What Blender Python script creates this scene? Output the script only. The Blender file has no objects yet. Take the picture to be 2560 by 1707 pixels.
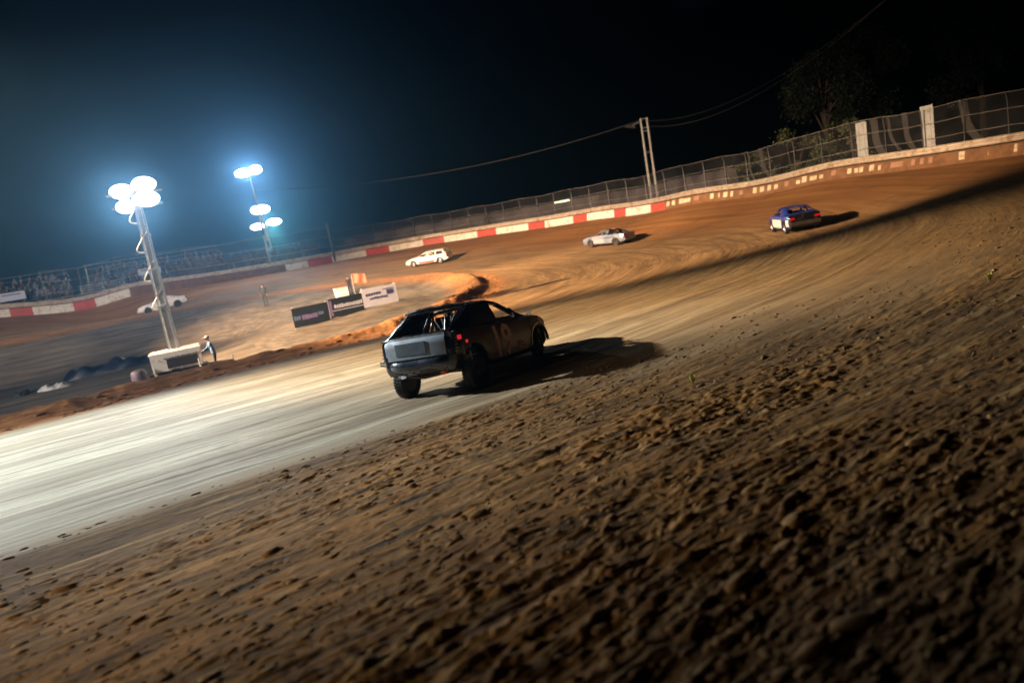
import bpy, bmesh, math, random
import numpy as np
from mathutils import Vector, Matrix
random.seed(7); RNG = np.random.default_rng(7)
R = math.radians
scene = bpy.context.scene
COL = scene.collection

# ------------------------------------------------------------------ render
scene.render.engine = 'CYCLES'
scene.cycles.use_denoising = True
scene.cycles.max_bounces = 5
scene.cycles.diffuse_bounces = 2
scene.cycles.glossy_bounces = 2
scene.cycles.transparent_max_bounces = 12
scene.cycles.volume_bounces = 0
scene.cycles.sample_clamp_indirect = 6
scene.view_settings.view_transform = 'Standard'
scene.view_settings.look = 'None'
scene.view_settings.exposure = 0.0
scene.view_settings.gamma = 1.0

# ------------------------------------------------------------------ camera
H_EYE = 2.5
PITCH, ROLL = R(9.1), R(10.0)
cam = bpy.data.cameras.new('camera')
cam.lens = 24.0; cam.sensor_width = 36.0; cam.clip_end = 2000; cam.clip_start = 0.05
cam_ob = bpy.data.objects.new('camera', cam); COL.objects.link(cam_ob)
fw = Vector((0, math.cos(PITCH), -math.sin(PITCH))); up0 = Vector((0, math.sin(PITCH), math.cos(PITCH))); rt0 = Vector((1, 0, 0))
rt = rt0*math.cos(ROLL) - up0*math.sin(ROLL); up = up0*math.cos(ROLL) + rt0*math.sin(ROLL)
M = Matrix((rt, up, -fw)).transposed().to_4x4(); M.translation = (0, 0, H_EYE)
cam_ob.matrix_world = M
cam.dof.use_dof = True; cam.dof.focus_distance = 12.4; cam.dof.aperture_fstop = 0.75
scene.camera = cam_ob

# ------------------------------------------------------------------ helpers
def tag(o, label=None, cat=None, group=None, kind=None):
    if label: o['label'] = label
    if cat: o['category'] = cat
    if group: o['group'] = group
    if kind: o['kind'] = kind
    return o

def empty(name, loc=(0, 0, 0), rz=0.0, label=None, cat=None, group=None):
    o = bpy.data.objects.new(name, None); COL.objects.link(o)
    o.location = loc; o.rotation_euler = (0, 0, rz); o.empty_display_size = .2
    return tag(o, label, cat, group)

def link(name, me, mats, parent=None, smooth=False):
    o = bpy.data.objects.new(name, me); COL.objects.link(o)
    for m in (mats if isinstance(mats, (list, tuple)) else [mats]): me.materials.append(m)
    if smooth: me.polygons.foreach_set('use_smooth', [True]*len(me.polygons))
    if parent: o.parent = parent
    return o

class MB:
    def __init__(s): s.v = []; s.f = []; s.m = []; s.mi = 0
    def add(s, vs, fs):
        b = len(s.v); s.v += [tuple(v) for v in vs]
        s.f += [tuple(b+i for i in f) for f in fs]; s.m += [s.mi]*len(fs); return s
    def box(s, c, size, rot=None, taper=1.0):
        hx, hy, hz = size[0]/2, size[1]/2, size[2]/2
        vs = []
        for z in (-1, 1):
            t = taper if z > 0 else 1
            for x, y in ((-1, -1), (1, -1), (1, 1), (-1, 1)): vs.append(Vector((x*hx*t, y*hy*t, z*hz)))
        if rot is not None: vs = [rot @ v for v in vs]
        c = Vector(c)
        return s.add([v+c for v in vs], [(0, 3, 2, 1), (4, 5, 6, 7), (0, 1, 5, 4), (1, 2, 6, 5), (2, 3, 7, 6), (3, 0, 4, 7)])
    def tube(s, pts, r, seg=8, cap=True):
        pts = [Vector(p) for p in pts]; n = len(pts)
        rs = r if isinstance(r, (list, tuple)) else [r]*n
        vs = []; ref = None
        for i, p in enumerate(pts):
            t = (pts[min(i+1, n-1)] - pts[max(i-1, 0)])
            t = t.normalized() if t.length > 1e-9 else Vector((0, 0, 1))
            if ref is None:
                a = Vector((0, 0, 1)) if abs(t.z) < .9 else Vector((1, 0, 0))
                ref = t.cross(a).normalized()
            ref = (ref - t*ref.dot(t)).normalized(); b = t.cross(ref)
            for k in range(seg):
                a = 2*math.pi*k/seg
                vs.append(p + (ref*math.cos(a) + b*math.sin(a))*rs[i])
        fs = []
        for i in range(n-1):
            for k in range(seg):
                k2 = (k+1) % seg
                fs.append((i*seg+k, i*seg+k2, (i+1)*seg+k2, (i+1)*seg+k))
        if cap:
            fs.append(tuple(reversed(range(seg)))); fs.append(tuple((n-1)*seg+k for k in range(seg)))
        return s.add(vs, fs)
    def lathe(s, prof, axis='z', seg=24, c=(0, 0, 0), close=False):
        vs = []
        for (r, h) in prof:
            for k in range(seg):
                a = 2*math.pi*k/seg; x, y = r*math.cos(a), r*math.sin(a)
                p = (x, y, h) if axis == 'z' else ((h, x, y) if axis == 'x' else (x, h, y))
                vs.append(Vector(p)+Vector(c))
        fs = []; n = len(prof)
        for i in range(n if close else n-1):
            j = (i+1) % n
            for k in range(seg):
                k2 = (k+1) % seg
                fs.append((i*seg+k, i*seg+k2, j*seg+k2, j*seg+k))
        if not close:
            fs.append(tuple(reversed(range(seg)))); fs.append(tuple((n-1)*seg+k for k in range(seg)))
        return s.add(vs, fs)
    def ball(s, c, r, seg=10, rings=7, sc=(1, 1, 1)):
        prof = [(max(r*math.sin(math.pi*i/rings), 1e-4), -r*math.cos(math.pi*i/rings)) for i in range(rings+1)]
        b = len(s.v); s.lathe(prof, seg=seg)
        for i in range(b, len(s.v)):
            x, y, z = s.v[i]; s.v[i] = (x*sc[0]+c[0], y*sc[1]+c[1], z*sc[2]+c[2])
        return s
    def build(s, name, mats, parent=None, smooth=False):
        me = bpy.data.meshes.new(name); me.from_pydata(s.v, [], s.f)
        me.polygons.foreach_set('material_index', s.m)
        bm = bmesh.new(); bm.from_mesh(me); bmesh.ops.recalc_face_normals(bm, faces=bm.faces); bm.to_mesh(me); bm.free()
        me.update()
        o = link(name, me, mats, parent, smooth)
        if smooth and hasattr(me, 'set_sharp_from_angle'): me.set_sharp_from_angle(angle=R(42))
        return o

def copy_tree(o, parent=None):
    c = o.copy(); COL.objects.link(c); c.parent = parent
    for ch in list(o.children): copy_tree(ch, c)
    return c

# ------------------------------------------------------------------ materials
def nodes_of(name):
    m = bpy.data.materials.new(name); m.use_nodes = True
    nt = m.node_tree; nt.nodes.clear()
    out = nt.nodes.new('ShaderNodeOutputMaterial'); b = nt.nodes.new('ShaderNodeBsdfPrincipled')
    nt.links.new(b.outputs[0], out.inputs['Surface'])
    return m, nt, b, out

def noise(nt, scale, detail=4, rough=.6, vec=None, dist=0.0):
    n = nt.nodes.new('ShaderNodeTexNoise'); n.inputs['Scale'].default_value = scale
    n.inputs['Detail'].default_value = detail; n.inputs['Roughness'].default_value = rough
    n.inputs['Distortion'].default_value = dist
    if vec is not None: nt.links.new(vec, n.inputs['Vector'])
    return n.outputs['Fac']

def ramp(nt, src, p0, p1, c0=0.0, c1=1.0):
    n = nt.nodes.new('ShaderNodeMapRange'); n.inputs[1].default_value = p0; n.inputs[2].default_value = p1
    n.inputs[3].default_value = c0; n.inputs[4].default_value = c1
    nt.links.new(src, n.inputs[0]); return n.outputs[0]

def mix(nt, fac, a, b, mode='MIX'):
    n = nt.nodes.new('ShaderNodeMix'); n.data_type = 'RGBA'; n.blend_type = mode
    for sock, v in ((n.inputs[0], fac), (n.inputs[6], a), (n.inputs[7], b)):
        if isinstance(v, bpy.types.NodeSocket): nt.links.new(v, sock)
        elif isinstance(v, (int, float)): sock.default_value = v if sock is n.inputs[0] else (v, v, v, 1)
        else: sock.default_value = (*v, 1)
    return n.outputs[2]

def math_(nt, op, a, b=None):
    n = nt.nodes.new('ShaderNodeMath'); n.operation = op
    for i, v in enumerate((a, b)):
        if v is None: continue
        if isinstance(v, bpy.types.NodeSocket): nt.links.new(v, n.inputs[i])
        else: n.inputs[i].default_value = v
    return n.outputs[0]

def bump(nt, b, h, strength=.5, dist=.02):
    n = nt.nodes.new('ShaderNodeBump'); n.inputs['Strength'].default_value = strength; n.inputs['Distance'].default_value = dist
    nt.links.new(h, n.inputs['Height']); nt.links.new(n.outputs[0], b.inputs['Normal'])

def pmat(name, base, rough=.6, metal=0.0, var=.25, scale=6.0, dirt=None, dirt_amt=.4, coat=0.0, bumpy=0.0, spec=.5):
    m, nt, b, out = nodes_of(name)
    tc = nt.nodes.new('ShaderNodeTexCoord'); vec = tc.outputs['Object']
    f = noise(nt, scale, 5, .65, vec)
    lo = tuple(c*(1-var) for c in base); hi = tuple(min(1, c*(1+var)) for c in base)
    c = mix(nt, ramp(nt, f, .3, .7), lo, hi)
    if dirt:
        g = noise(nt, scale*.6+1.3, 7, .7, vec, .6)
        fac = ramp(nt, g, .62-dirt_amt*.45, .74-dirt_amt*.25, 0, .9)
        c = mix(nt, fac, c, dirt)
        rr = ramp(nt, fac, 0, 1, rough, .85); nt.links.new(rr, b.inputs['Roughness'])
    else:
        rr = ramp(nt, f, .2, .8, max(.03, rough-.1), min(1, rough+.1)); nt.links.new(rr, b.inputs['Roughness'])
    nt.links.new(c, b.inputs['Base Color'])
    b.inputs['Metallic'].default_value = metal; b.inputs['Coat Weight'].default_value = coat
    b.inputs['Specular IOR Level'].default_value = spec
    if bumpy: bump(nt, b, noise(nt, scale*3, 4, .6, vec), bumpy, .01)
    return m

def emat(name, col, strength):
    m, nt, b, out = nodes_of(name)
    b.inputs['Base Color'].default_value = (*col, 1); b.inputs['Emission Color'].default_value = (*col, 1)
    b.inputs['Emission Strength'].default_value = strength; b.inputs['Roughness'].default_value = .4
    m.cycles.emission_sampling = 'NONE'
    return m

# ------------------------------------------------------------------ world
w = bpy.data.worlds.new('World'); scene.world = w; w.use_nodes = True
nt = w.node_tree; bg = nt.nodes['Background']
sky = nt.nodes.new('ShaderNodeTexSky'); sky.sky_type = 'NISHITA'; sky.sun_disc = False
sky.sun_elevation = R(-9); sky.sun_rotation = R(200); sky.altitude = 100
nt.links.new(sky.outputs[0], bg.inputs['Color']); bg.inputs['Strength'].default_value = 0.05

# ------------------------------------------------------------------ terrain
D = np.array([.839, .545]); N = np.array([-.545, .839])          # along / across the near straight
def sn(s, n): return D*s + N*n
E1 = [(-57, -24, .1), (-25.5, -5, .05), (-5.8, 7.0, 0), (-4.5, 7.8, 0), (-3, 8.7, 0), (-.66, 9.9, .02), (2.3, 11.9, .05), (4.85, 12.9, .2), (7.3, 14.4, .28), (13.8, 21.4, .42), (18.2, 24.5, .7)]
LOOP = np.array([(-100, -34, -.8, .7), (-58, -6.8, -.8, .7), (-40, 4.6, -.8, .7), (-15.85, 20.5, -.8, .75), (-13.8, 22.2, -.8, .7), (-12.0, 23.8, -.8, .7), (-9.4, 25.4, -.8, .65),
    (-5.0, 28.2, -.8, .7), (-2.6, 32, -.8, .8), (-1.1, 37, -.8, .95), (-.4, 43.4, -.8, 1.2), (-.7, 49, -.7, 1.1), (-2.4, 54.5, -.45, .9), (-6.9, 61, -.06, .6), (-13.4, 66.6, .11, .5),
    (-21.9, 68, .47, .4), (-29.6, 64, .78, .35), (-35.6, 60, .8, .35), (-41, 56.5, .82, .35), (-58, 45, .85, .35), (-100, 17, .85, .35)])
WALL = [(-118, 26, 2.9), (-84, 48, 2.9), (-67, 59, 2.9), (-50.6, 70, 2.86), (-41.5, 77, 2.76), (-27, 84, 2.41), (-17.5, 87.8, 2.5), (-8.5, 89.5, 2.54), (1.5, 85, 2.33), (12.3, 75, 2.1), (19.4, 65, 2.03),
    (25.5, 52, 2.1), (28.4, 46, 1.88), (31.2, 40, 1.7), (33.5, 30, 1.6), (33.5, 18, 1.5), (31, 6, 1.5)]
ctrl = list(E1) + [tuple(p[:3]) for p in LOOP] + WALL + [
    (-16, 32, -1.8), (-15, 33.5, -1.8), (-19.5, 31.5, -1.75), (-12.8, 42, -1.15), (-6.9, 45, -.75), (-9.8, 43.5, -.95), (-12.4, 57, -.45), (-19.9, 58, -.1), (-30, 45, -1.3), (-45, 35, -1.3), (-60, 25, -1.2), (-30, 22, -1.4), (-50, 10, -1.4), (-25, 55, -.4), (-5, 45, -1.0),
    (8.8, 58, -.15), (11, 58.5, -.15), (-7.2, 72, .54), (15, 37, -.15), (17.4, 37, -.1), (-41, 84-10, 1.0), (-34, 75, 1.3), (10, 70, .9),
    (2.4, 17.9, -.15), (6, 27, -.4), (5, 21, -.25), (9, 21, .0), (10, 20, .25), (16, 29.7, .25), (14, 20.7, .45), (20, 28, .85), (24, 36, 1.0), (20, 40, .5), (8, 42, -.5), (20, 52, .8),
    (0, 0, .75), (-3, 1, .62), (3, 1, .8), (-6, -2, .7), (-2, 4.5, .4), (1, 5, .55), (4, 6, .45), (8, 8, .5), (2.5, 8.5, .22), (14, 12, .65), (20, 10, .9), (0, -6, 1.0), (-25, -20, .8), (10, -5, 1.2),
    (-1.3, 12.2, -.13), (.3, 13.5, -.1), (-6, 15, -.35), (-4, 20, -.55),
    (0, 115, 2.2), (-40, 110, 2.4), (-80, 90, 2.4), (40, 80, 1.9), (55, 40, 1.6), (50, 0, 1.5), (0, -50, 1.2), (-150, 60, 2), (-60, -60, 1.2), (90, 110, 2), (-200, -100, 1.5), (200, -100, 1.5), (200, 200, 2), (-200, 220, 2), (0, 260, 2)]
CP = np.array(ctrl, float)
def _k(d2): return np.sqrt(d2 + 9.0)
_A = _k(((CP[:, None, :2]-CP[None, :, :2])**2).sum(-1)); _n = len(CP)
_S = np.zeros((_n+1, _n+1)); _S[:_n, :_n] = _A + np.eye(_n)*-0.02; _S[_n, :_n] = 1; _S[:_n, _n] = 1
_W = np.linalg.solve(_S, np.append(CP[:, 2], 0))

def rbf(X, Y):
    z = np.full(X.shape, _W[_n])
    for i in range(_n): z = z + _W[i]*np.sqrt((X-CP[i, 0])**2 + (Y-CP[i, 1])**2 + 9.0)
    return z

def polydist(X, Y, P, closed):
    """unsigned distance to a polyline, plus interpolated 4th column and arclength"""
    best = np.full(X.shape, 1e9); att = np.zeros(X.shape); arc = np.zeros(X.shape); L = 0.0
    n = len(P)
    for i in range(n if closed else n-1):
        a = P[i]; b = P[(i+1) % n]; e = b[:2]-a[:2]; l2 = float(e@e); l = math.sqrt(l2)
        t = np.clip(((X-a[0])*e[0] + (Y-a[1])*e[1])/l2, 0, 1)
        d = np.hypot(X-a[0]-t*e[0], Y-a[1]-t*e[1]); mk = d < best
        best = np.where(mk, d, best)
        if P.shape[1] > 3: att = np.where(mk, a[3]+(b[3]-a[3])*t, att)
        arc = np.where(mk, L+l*t, arc); L += l
    return best, att, arc

def inside(X, Y, P):
    c = np.zeros(X.shape, bool); n = len(P)
    for i in range(n):
        x1, y1 = P[i][:2]; x2, y2 = P[(i+1) % n][:2]
        if y1 == y2: continue
        cond = ((y1 > Y) != (y2 > Y)) & (X < (x2-x1)*(Y-y1)/(y2-y1)+x1)
        c ^= cond
    return c

def catmull(P, sub=6):
    P = np.asarray(P, float); out = []
    for i in range(len(P)-1):
        p0 = P[max(i-1, 0)]; p1 = P[i]; p2 = P[i+1]; p3 = P[min(i+2, len(P)-1)]
        for k in range(sub):
            t = k/sub
            out.append(.5*((2*p1)+(-p0+p2)*t+(2*p0-5*p1+4*p2-p3)*t*t+(-p0+3*p1-3*p2+p3)*t**3))
    out.append(P[-1]); return np.array(out)
LOOPS = catmull(LOOP, 4)
WALLS = catmull(WALL, 10)
E1S = catmull(E1, 5)

def _h(ix, iy, seed):
    n = (ix.astype(np.int64)*374761393 + iy.astype(np.int64)*668265263 + seed*69069) & 0x7fffffff
    n = ((n ^ (n >> 13))*1274126177) & 0x7fffffff
    return ((n ^ (n >> 16)) & 0xffff)/65535.0
def vnoise(x, y, seed=0):
    ix = np.floor(x); iy = np.floor(y); fx = x-ix; fy = y-iy
    fx = fx*fx*fx*(fx*(fx*6-15)+10); fy = fy*fy*fy*(fy*(fy*6-15)+10)
    a = _h(ix, iy, seed); b = _h(ix+1, iy, seed); c = _h(ix, iy+1, seed); d = _h(ix+1, iy+1, seed)
    return (a+(b-a)*fx)*(1-fy)+(c+(d-c)*fx)*fy
def fbm(x, y, oct=4, seed=0, g=.5):
    s = 0; a = 1; t = 0
    for o in range(oct):
        s = s+a*vnoise(x*2**o+o*17.3, y*2**o-o*9.1, seed+o); t += a; a *= g
    return s/t

SPC = np.array([-17.0, 42.7])                     # turn centre
def flow(X, Y):
    dx = X-SPC[0]; dy = Y-SPC[1]; s = dx*D[0]+dy*D[1]; n = dx*N[0]+dy*N[1]
    r = np.hypot(s, n); ang = np.arctan2(n, s)
    u = np.where(s > 0, ang*38.0, np.where(n < 0, -math.pi/2*38+s, math.pi/2*38-s))
    v = np.where(s > 0, r, np.abs(n))
    return u, v

def terrain(X, Y, detail=True):
    z = rbf(X, Y)
    d, hgt, arc = polydist(X, Y, LOOPS, True); ins = inside(X, Y, LOOPS)
    sd = np.where(ins, -d, d)                       # + outside the infield
    d1, _, _ = polydist(X, Y, E1S, False)
    side = inside(X, Y, np.array([p[:2] for p in E1S] + [(60, 20), (60, -90), (-90, -90)]))   # near side apron
    e1 = np.where(side, -d1, d1)
    wob = fbm(arc*.16, arc*.02, 3, 5)
    prof = np.where(sd > -1.3, np.exp(-((sd+1.3)/.62)**2), np.exp(-((sd+1.3)/1.5)**2))
    z = z + np.minimum(hgt, .8)*(.40+.40*wob)*prof
    u, v = flow(X, Y)
    z = z + .05*np.exp(-((e1+.25)/.5)**2)*np.clip(1-(X-2)/8, 0, 1)       # cushion lip at the groove's edge
    if detail:
        rc = np.hypot(X, Y)
        sl = np.maximum(X*D[0]+Y*D[1]-5, 0)
        ap = np.clip((-e1+.2)/(1.0+.45*sl), 0, 1)*np.clip((40-rc)/20, 0, 1)*(1-.45*np.clip((X-1)/6, 0, 1))
        big = fbm(u*.35, v*.8, 3, 11)-.5
        mid = fbm(u*1.7, v*8.5, 4, 23, .6)-.5
        fin = fbm(u*6.0, v*24., 3, 31, .62)-.5
        rid = 1-np.abs(2*vnoise(u*2.6+3*big, v*13.0, 41)-1)
        lump = np.clip(fbm(u*8.5, v*19, 2, 43)-.55, 0, 1)
        pm = np.clip(fbm(u*.13, v*.42, 3, 78)*3.2-1.0, .12, 1.5)
        rut = sum(np.exp(-((v-44.6-q-.25*np.sin(u*.11+q))/.16)**2) for q in (0.2, 1.75, 3.1))
        z = z + ap*(.09*big + (.058*mid + .030*fin + .012*rid**3 + .085*lump)*pm*(1-.6*np.clip(rut, 0, 1)) + .008*fin - .045*rut)
        be = prof*np.clip((70-rc)/30, 0, 1)
        z = z + be*(.26*(fbm(u*1.3, v*3, 4, 51, .6)-.5))
        tr = np.clip(e1/.6, 0, 1)*np.clip(sd/.8, 0, 1)
        z = z + tr*np.clip((60-rc)/45, 0, 1)*(.050*(fbm(u*.05, v*1.3, 4, 61, .6)-.5)+.022*(1-np.abs(2*fbm(u*.09, v*2.2, 2, 63)-1))**4+.03*(fbm(u*.5, v*.6, 2, 64)-.5)+.012*(fbm(u*1.5, v*5, 2, 65)-.5))
        inn = np.clip((-sd-2.2)/2, 0, 1)
        z = z + inn*(.10*(fbm(X*.35, Y*.35, 3, 71)-.5))
    return z, sd, e1, u, v

def gz(x, y):
    z = terrain(np.array([float(x)]), np.array([float(y)]), False)[0]; return float(z[0])
def gnormal(x, y, e=.6):
    return Vector((-(gz(x+e, y)-gz(x-e, y))/(2*e), -(gz(x, y+e)-gz(x, y-e))/(2*e), 1)).normalized()

def build_ground():
    a0 = np.arange(-60, 60.01, .135); left = np.arange(-180, -60, 3.0); right = np.arange(60+3.0, 178, 3.0)
    ang = np.radians(np.concatenate([left, a0, right]))
    rad = [.9]
    while rad[-1] < 1.8: rad.append(rad[-1]*1.03)
    while rad[-1] < 13: rad.append(rad[-1]*1.0038)
    while rad[-1] < 46: rad.append(rad[-1]*1.0062)
    while rad[-1] < 130: rad.append(rad[-1]*1.006)
    while rad[-1] < 420: rad.append(rad[-1]*1.06)
    rad = np.array(rad)
    A, Q = np.meshgrid(ang, rad); X = np.sin(A)*Q; Y = np.cos(A)*Q
    z, sd, e1, u, v = terrain(X, Y)
    nr, na = X.shape
    idx = np.arange(nr*na).reshape(nr, na)
    j2 = np.roll(np.arange(na), -1)
    F = np.stack([idx[:-1], idx[:-1][:, j2], idx[1:][:, j2], idx[1:]], -1)
    V = np.stack([X, Y, z], -1).reshape(-1, 3)
    # the wall line divides the raceway from the land behind it
    yards = np.array([tuple(p[:2]) for p in WALLS] + [(31, -90), (-118, -90)])
    onin = inside(X, Y, yards)
    fc = lambda q: (q[:-1]+q[1:])[:, :]*.5
    SDF = fc(sd); E1F = fc(e1); INF = onin[:-1]
    reg = np.where(~INF, 3, np.where(SDF < 0, 2, np.where(E1F < 0, 1, 0)))
    sl = np.maximum(X*D[0]+Y*D[1]-4, 0); ew = e1+(.75+.10*sl)*(fbm(u*.10, v*2.6, 4, 81, .6)-.5)*2
    pale = np.clip((ew+.15+.55*sl)/(.8+.9*sl), 0, 1)*np.clip((sd-.4)/1.5, 0, 1)
    fade = np.clip((14-(X*D[0]+Y*D[1]))/15, 0, 1)*np.clip((34-(X*N[0]+Y*N[1]))/6, 0, 1)
    clay = np.exp(-(np.minimum(sd+.9, 0)/1.6)**2)*np.exp(-(np.maximum(sd, 0)/.9)**2)
    dw = polydist(X, Y, WALLS, False)[0]
    upper = np.clip((15-dw)/8, 0, 1)*(sd > 0)
    names = ['dirt_track', 'dirt_apron', 'infield', 'surrounding_ground']
    inn = np.clip((-sd-2.2)/1.5, 0, 1)
    att = {'inn': inn, 'pale': pale*fade, 'groove': pale, 'clay': clay, 'upper': upper}
    for k, nm in enumerate(names):
        faces = F[reg == k].reshape(-1, 4)
        if not len(faces): continue
        used, inv = np.unique(faces, return_inverse=True); inv = inv.reshape(-1, 4)
        me = bpy.data.meshes.new(nm)
        me.vertices.add(len(used)); me.vertices.foreach_set('co', V[used].ravel().astype(np.float32))
        me.loops.add(inv.size); me.loops.foreach_set('vertex_index', inv.ravel().astype(np.int32))
        me.polygons.add(len(inv)); me.polygons.foreach_set('loop_start', np.arange(0, inv.size, 4, dtype=np.int32))
        me.polygons.foreach_set('use_smooth', np.ones(len(inv), bool))
        me.update(); me.validate()
        for an, arr in att.items():
            a = me.attributes.new(an, 'FLOAT', 'POINT'); a.data.foreach_set('value', arr.ravel()[used].astype(np.float32))
        a = me.attributes.new('flow', 'FLOAT_VECTOR', 'POINT')
        a.data.foreach_set('vector', np.stack([u.ravel()[used], v.ravel()[used], np.zeros(len(used))], -1).ravel().astype(np.float32))
        o = link(nm, me, DIRT)
        tag(o, kind='structure')

def dirt_material():
    m, nt, b, out = nodes_of('dirt')
    def attr(n, t='Fac'):
        a = nt.nodes.new('ShaderNodeAttribute'); a.attribute_name = n; return a.outputs[t]
    fl = attr('flow', 'Vector')
    def fvec(su, sv):
        n = nt.nodes.new('ShaderNodeVectorMath'); n.operation = 'MULTIPLY'; n.inputs[1].default_value = (su, sv, 1)
        nt.links.new(fl, n.inputs[0]); return n.outputs[0]
    tc = nt.nodes.new('ShaderNodeTexCoord').outputs['Object']
    streak = noise(nt, 1, 6, .66, fvec(.05, 1.15), .12)
    streak2 = noise(nt, 1, 4, .65, fvec(.15, 3.3), .3)
    blot = noise(nt, .35, 4, .6, tc, .5)
    patch = noise(nt, 1, 4, .6, fvec(.22, .55), .6)
    chat = noise(nt, 1, 5, .7, fvec(.7, 4.5), .3)
    grit = noise(nt, 22, 5, .7, fvec(.2, 1.0))
    clod = noise(nt, 6, 6, .68, fvec(.2, 1.0), .4)
    zone = noise(nt, 1, 5, .62, fvec(.10, .34), .8)
    fine3 = noise(nt, 1, 4, .7, fvec(.30, 7.5), .25)
    dirt = mix(nt, ramp(nt, clod, .34, .68), (.028, .012, .003), (.38, .18, .048))
    dirt = mix(nt, ramp(nt, grit, .56, .72, 0, .6), dirt, (.50, .29, .095))
    tan = mix(nt, ramp(nt, streak, .34, .66), (.20, .112, .046), (.43, .265, .118))
    dirt = mix(nt, ramp(nt, zone, .42, .66, 0, .62), dirt, (.055, .026, .010))
    dirt = mix(nt, ramp(nt, fine3, .54, .72, 0, .55), dirt, (.60, .40, .19))
    clayc = mix(nt, ramp(nt, clod, .35, .65), (.20, .075, .025), (.52, .25, .088))
    palec = mix(nt, ramp(nt, streak, .38, .62), (.23, .20, .145), (.58, .55, .46))
    palec = mix(nt, math_(nt, 'MULTIPLY', ramp(nt, streak2, .46, .64, 0, 1), ramp(nt, patch, .34, .6, .35, 1)), palec, (.19, .145, .085))
    palec = mix(nt, ramp(nt, chat, .50, .70, 0, .6), palec, (.27, .22, .15))
    tan = mix(nt, math_(nt, 'MULTIPLY', ramp(nt, streak2, .48, .66, 0, .8), ramp(nt, patch, .36, .6, .1, 1)), tan, (.11, .058, .024))
    tan = mix(nt, ramp(nt, chat, .58, .74, 0, .4), tan, (.13, .07, .03))
    up_ = mix(nt, ramp(nt, streak, .35, .65), (.20, .085, .026), (.38, .17, .055))
    lines = ramp(nt, fine3, .50, .62, 0, .75)
    palec = mix(nt, lines, palec, (.20, .16, .10))
    tan = mix(nt, lines, tan, (.10, .055, .024))
    palec = mix(nt, ramp(nt, zone, .48, .66, 0, .4), palec, (.30, .24, .16))
    c = mix(nt, attr('groove'), dirt, tan)
    inf_ = mix(nt, ramp(nt, noise(nt, 1, 5, .6, fvec(.3, .9), .4), .34, .66), (.05, .04, .032), (.18, .145, .11))
    c = mix(nt, attr('inn'), c, inf_)
    c = mix(nt, attr('upper'), c, up_)
    c = mix(nt, attr('pale'), c, palec)
    c = mix(nt, attr('clay'), c, clayc)
    c = mix(nt, ramp(nt, blot, .52, .68, 0, .45), c, (.09, .05, .025))
    nt.links.new(c, b.inputs['Base Color'])
    rg = ramp(nt, attr('pale'), 0, 1, .92, .62); nt.links.new(rg, b.inputs['Roughness'])
    b.inputs['Specular IOR Level'].default_value = .35
    h = math_(nt, 'ADD', math_(nt, 'MULTIPLY', clod, .8), math_(nt, 'MULTIPLY', grit, .4))
    h2 = math_(nt, 'ADD', math_(nt, 'MULTIPLY', fine3, .7), math_(nt, 'MULTIPLY', chat, .6))
    n = nt.nodes.new('ShaderNodeMix'); n.data_type = 'FLOAT'
    nt.links.new(attr('groove'), n.inputs[0]); nt.links.new(h, n.inputs[2]); nt.links.new(h2, n.inputs[3])
    bump(nt, b, n.outputs[0], .7, .05)
    return m
DIRT = dirt_material()
build_ground()
# ------------------------------------------------------------------ cars
def P3(x, y, z): return Vector((x, y, z))
M_BLACK = pmat('black_paint', (.010, .010, .014), .24, 0, .3, 4, (.05, .03, .02), .22, .6)
M_MAROON = pmat('maroon_paint', (.013, .005, .008), .42, 0, .4, 3, (.04, .022, .018), .25, .08, spec=.35)
M_GREY = pmat('grey_panel', (.22, .275, .37), .5, .2, .18, 9, (.25, .22, .2), .25)
M_PATCH = pmat('blue_grey_patch', (.05, .075, .115), .55, 0, .45, 5)
M_RUBBER = pmat('rubber', (.018, .018, .02), .82, 0, .3, 9, (.07, .045, .028), .35, bumpy=.3)
M_STEEL = pmat('steel', (.34, .35, .37), .45, .8, .25, 10, (.1, .07, .05), .3)
M_DARKST = pmat('dark_steel', (.05, .05, .055), .5, .5, .3, 10, (.1, .06, .04), .4)
M_SILVER = pmat('bright_metal', (.62, .64, .68), .28, .9, .2, 12)
M_PLASTIC = pmat('black_plastic', (.02, .03, .055), .26, 0, .4, 5, None, 0, .6, .25)
M_TORN = pmat('torn_liner', (.42, .46, .52), .6, 0, .4, 20)
M_RED = pmat('red_lens', (.55, .01, .02), .2, 0, .2, 8)
M_REDGLOW = emat('red_tail_lamp', (1.0, .03, .05), .55)
M_ORANGE = pmat('orange_hook', (.75, .13, .03), .5, 0, .2, 12)
M_SEAT = pmat('seat_black', (.02, .02, .025), .7, 0, .3, 6)
M_CHROME = pmat('chrome_trim', (.7, .74, .85), .18, .9, .2, 30)
M_NUM = pmat('faded_number', (.80, .54, .46), .7, 0, .2, 14, (.34, .2, .15), .25)
M_WHITE = pmat('white_paint', (.80, .79, .78), .35, 0, .06, 4, (.45, .3, .2), .16, .3)
M_SIL2 = pmat('silver_paint', (.20, .27, .40), .3, .4, .15, 4, (.3, .2, .13), .3, .3)
M_BLUE = pmat('blue_paint', (.012, .035, .26), .3, 0, .25, 3, (.2, .13, .09), .2, .4)
M_PINK = pmat('pink_decal', (.72, .30, .36), .5, 0, .3, 12)
M_REDP = pmat('red_paint', (.62, .03, .04), .4, 0, .2, 9, (.3, .17, .1), .25)
M_DARKGL = pmat('dark_cabin', (.012, .012, .014), .35, 0, .2, 5)

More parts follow.
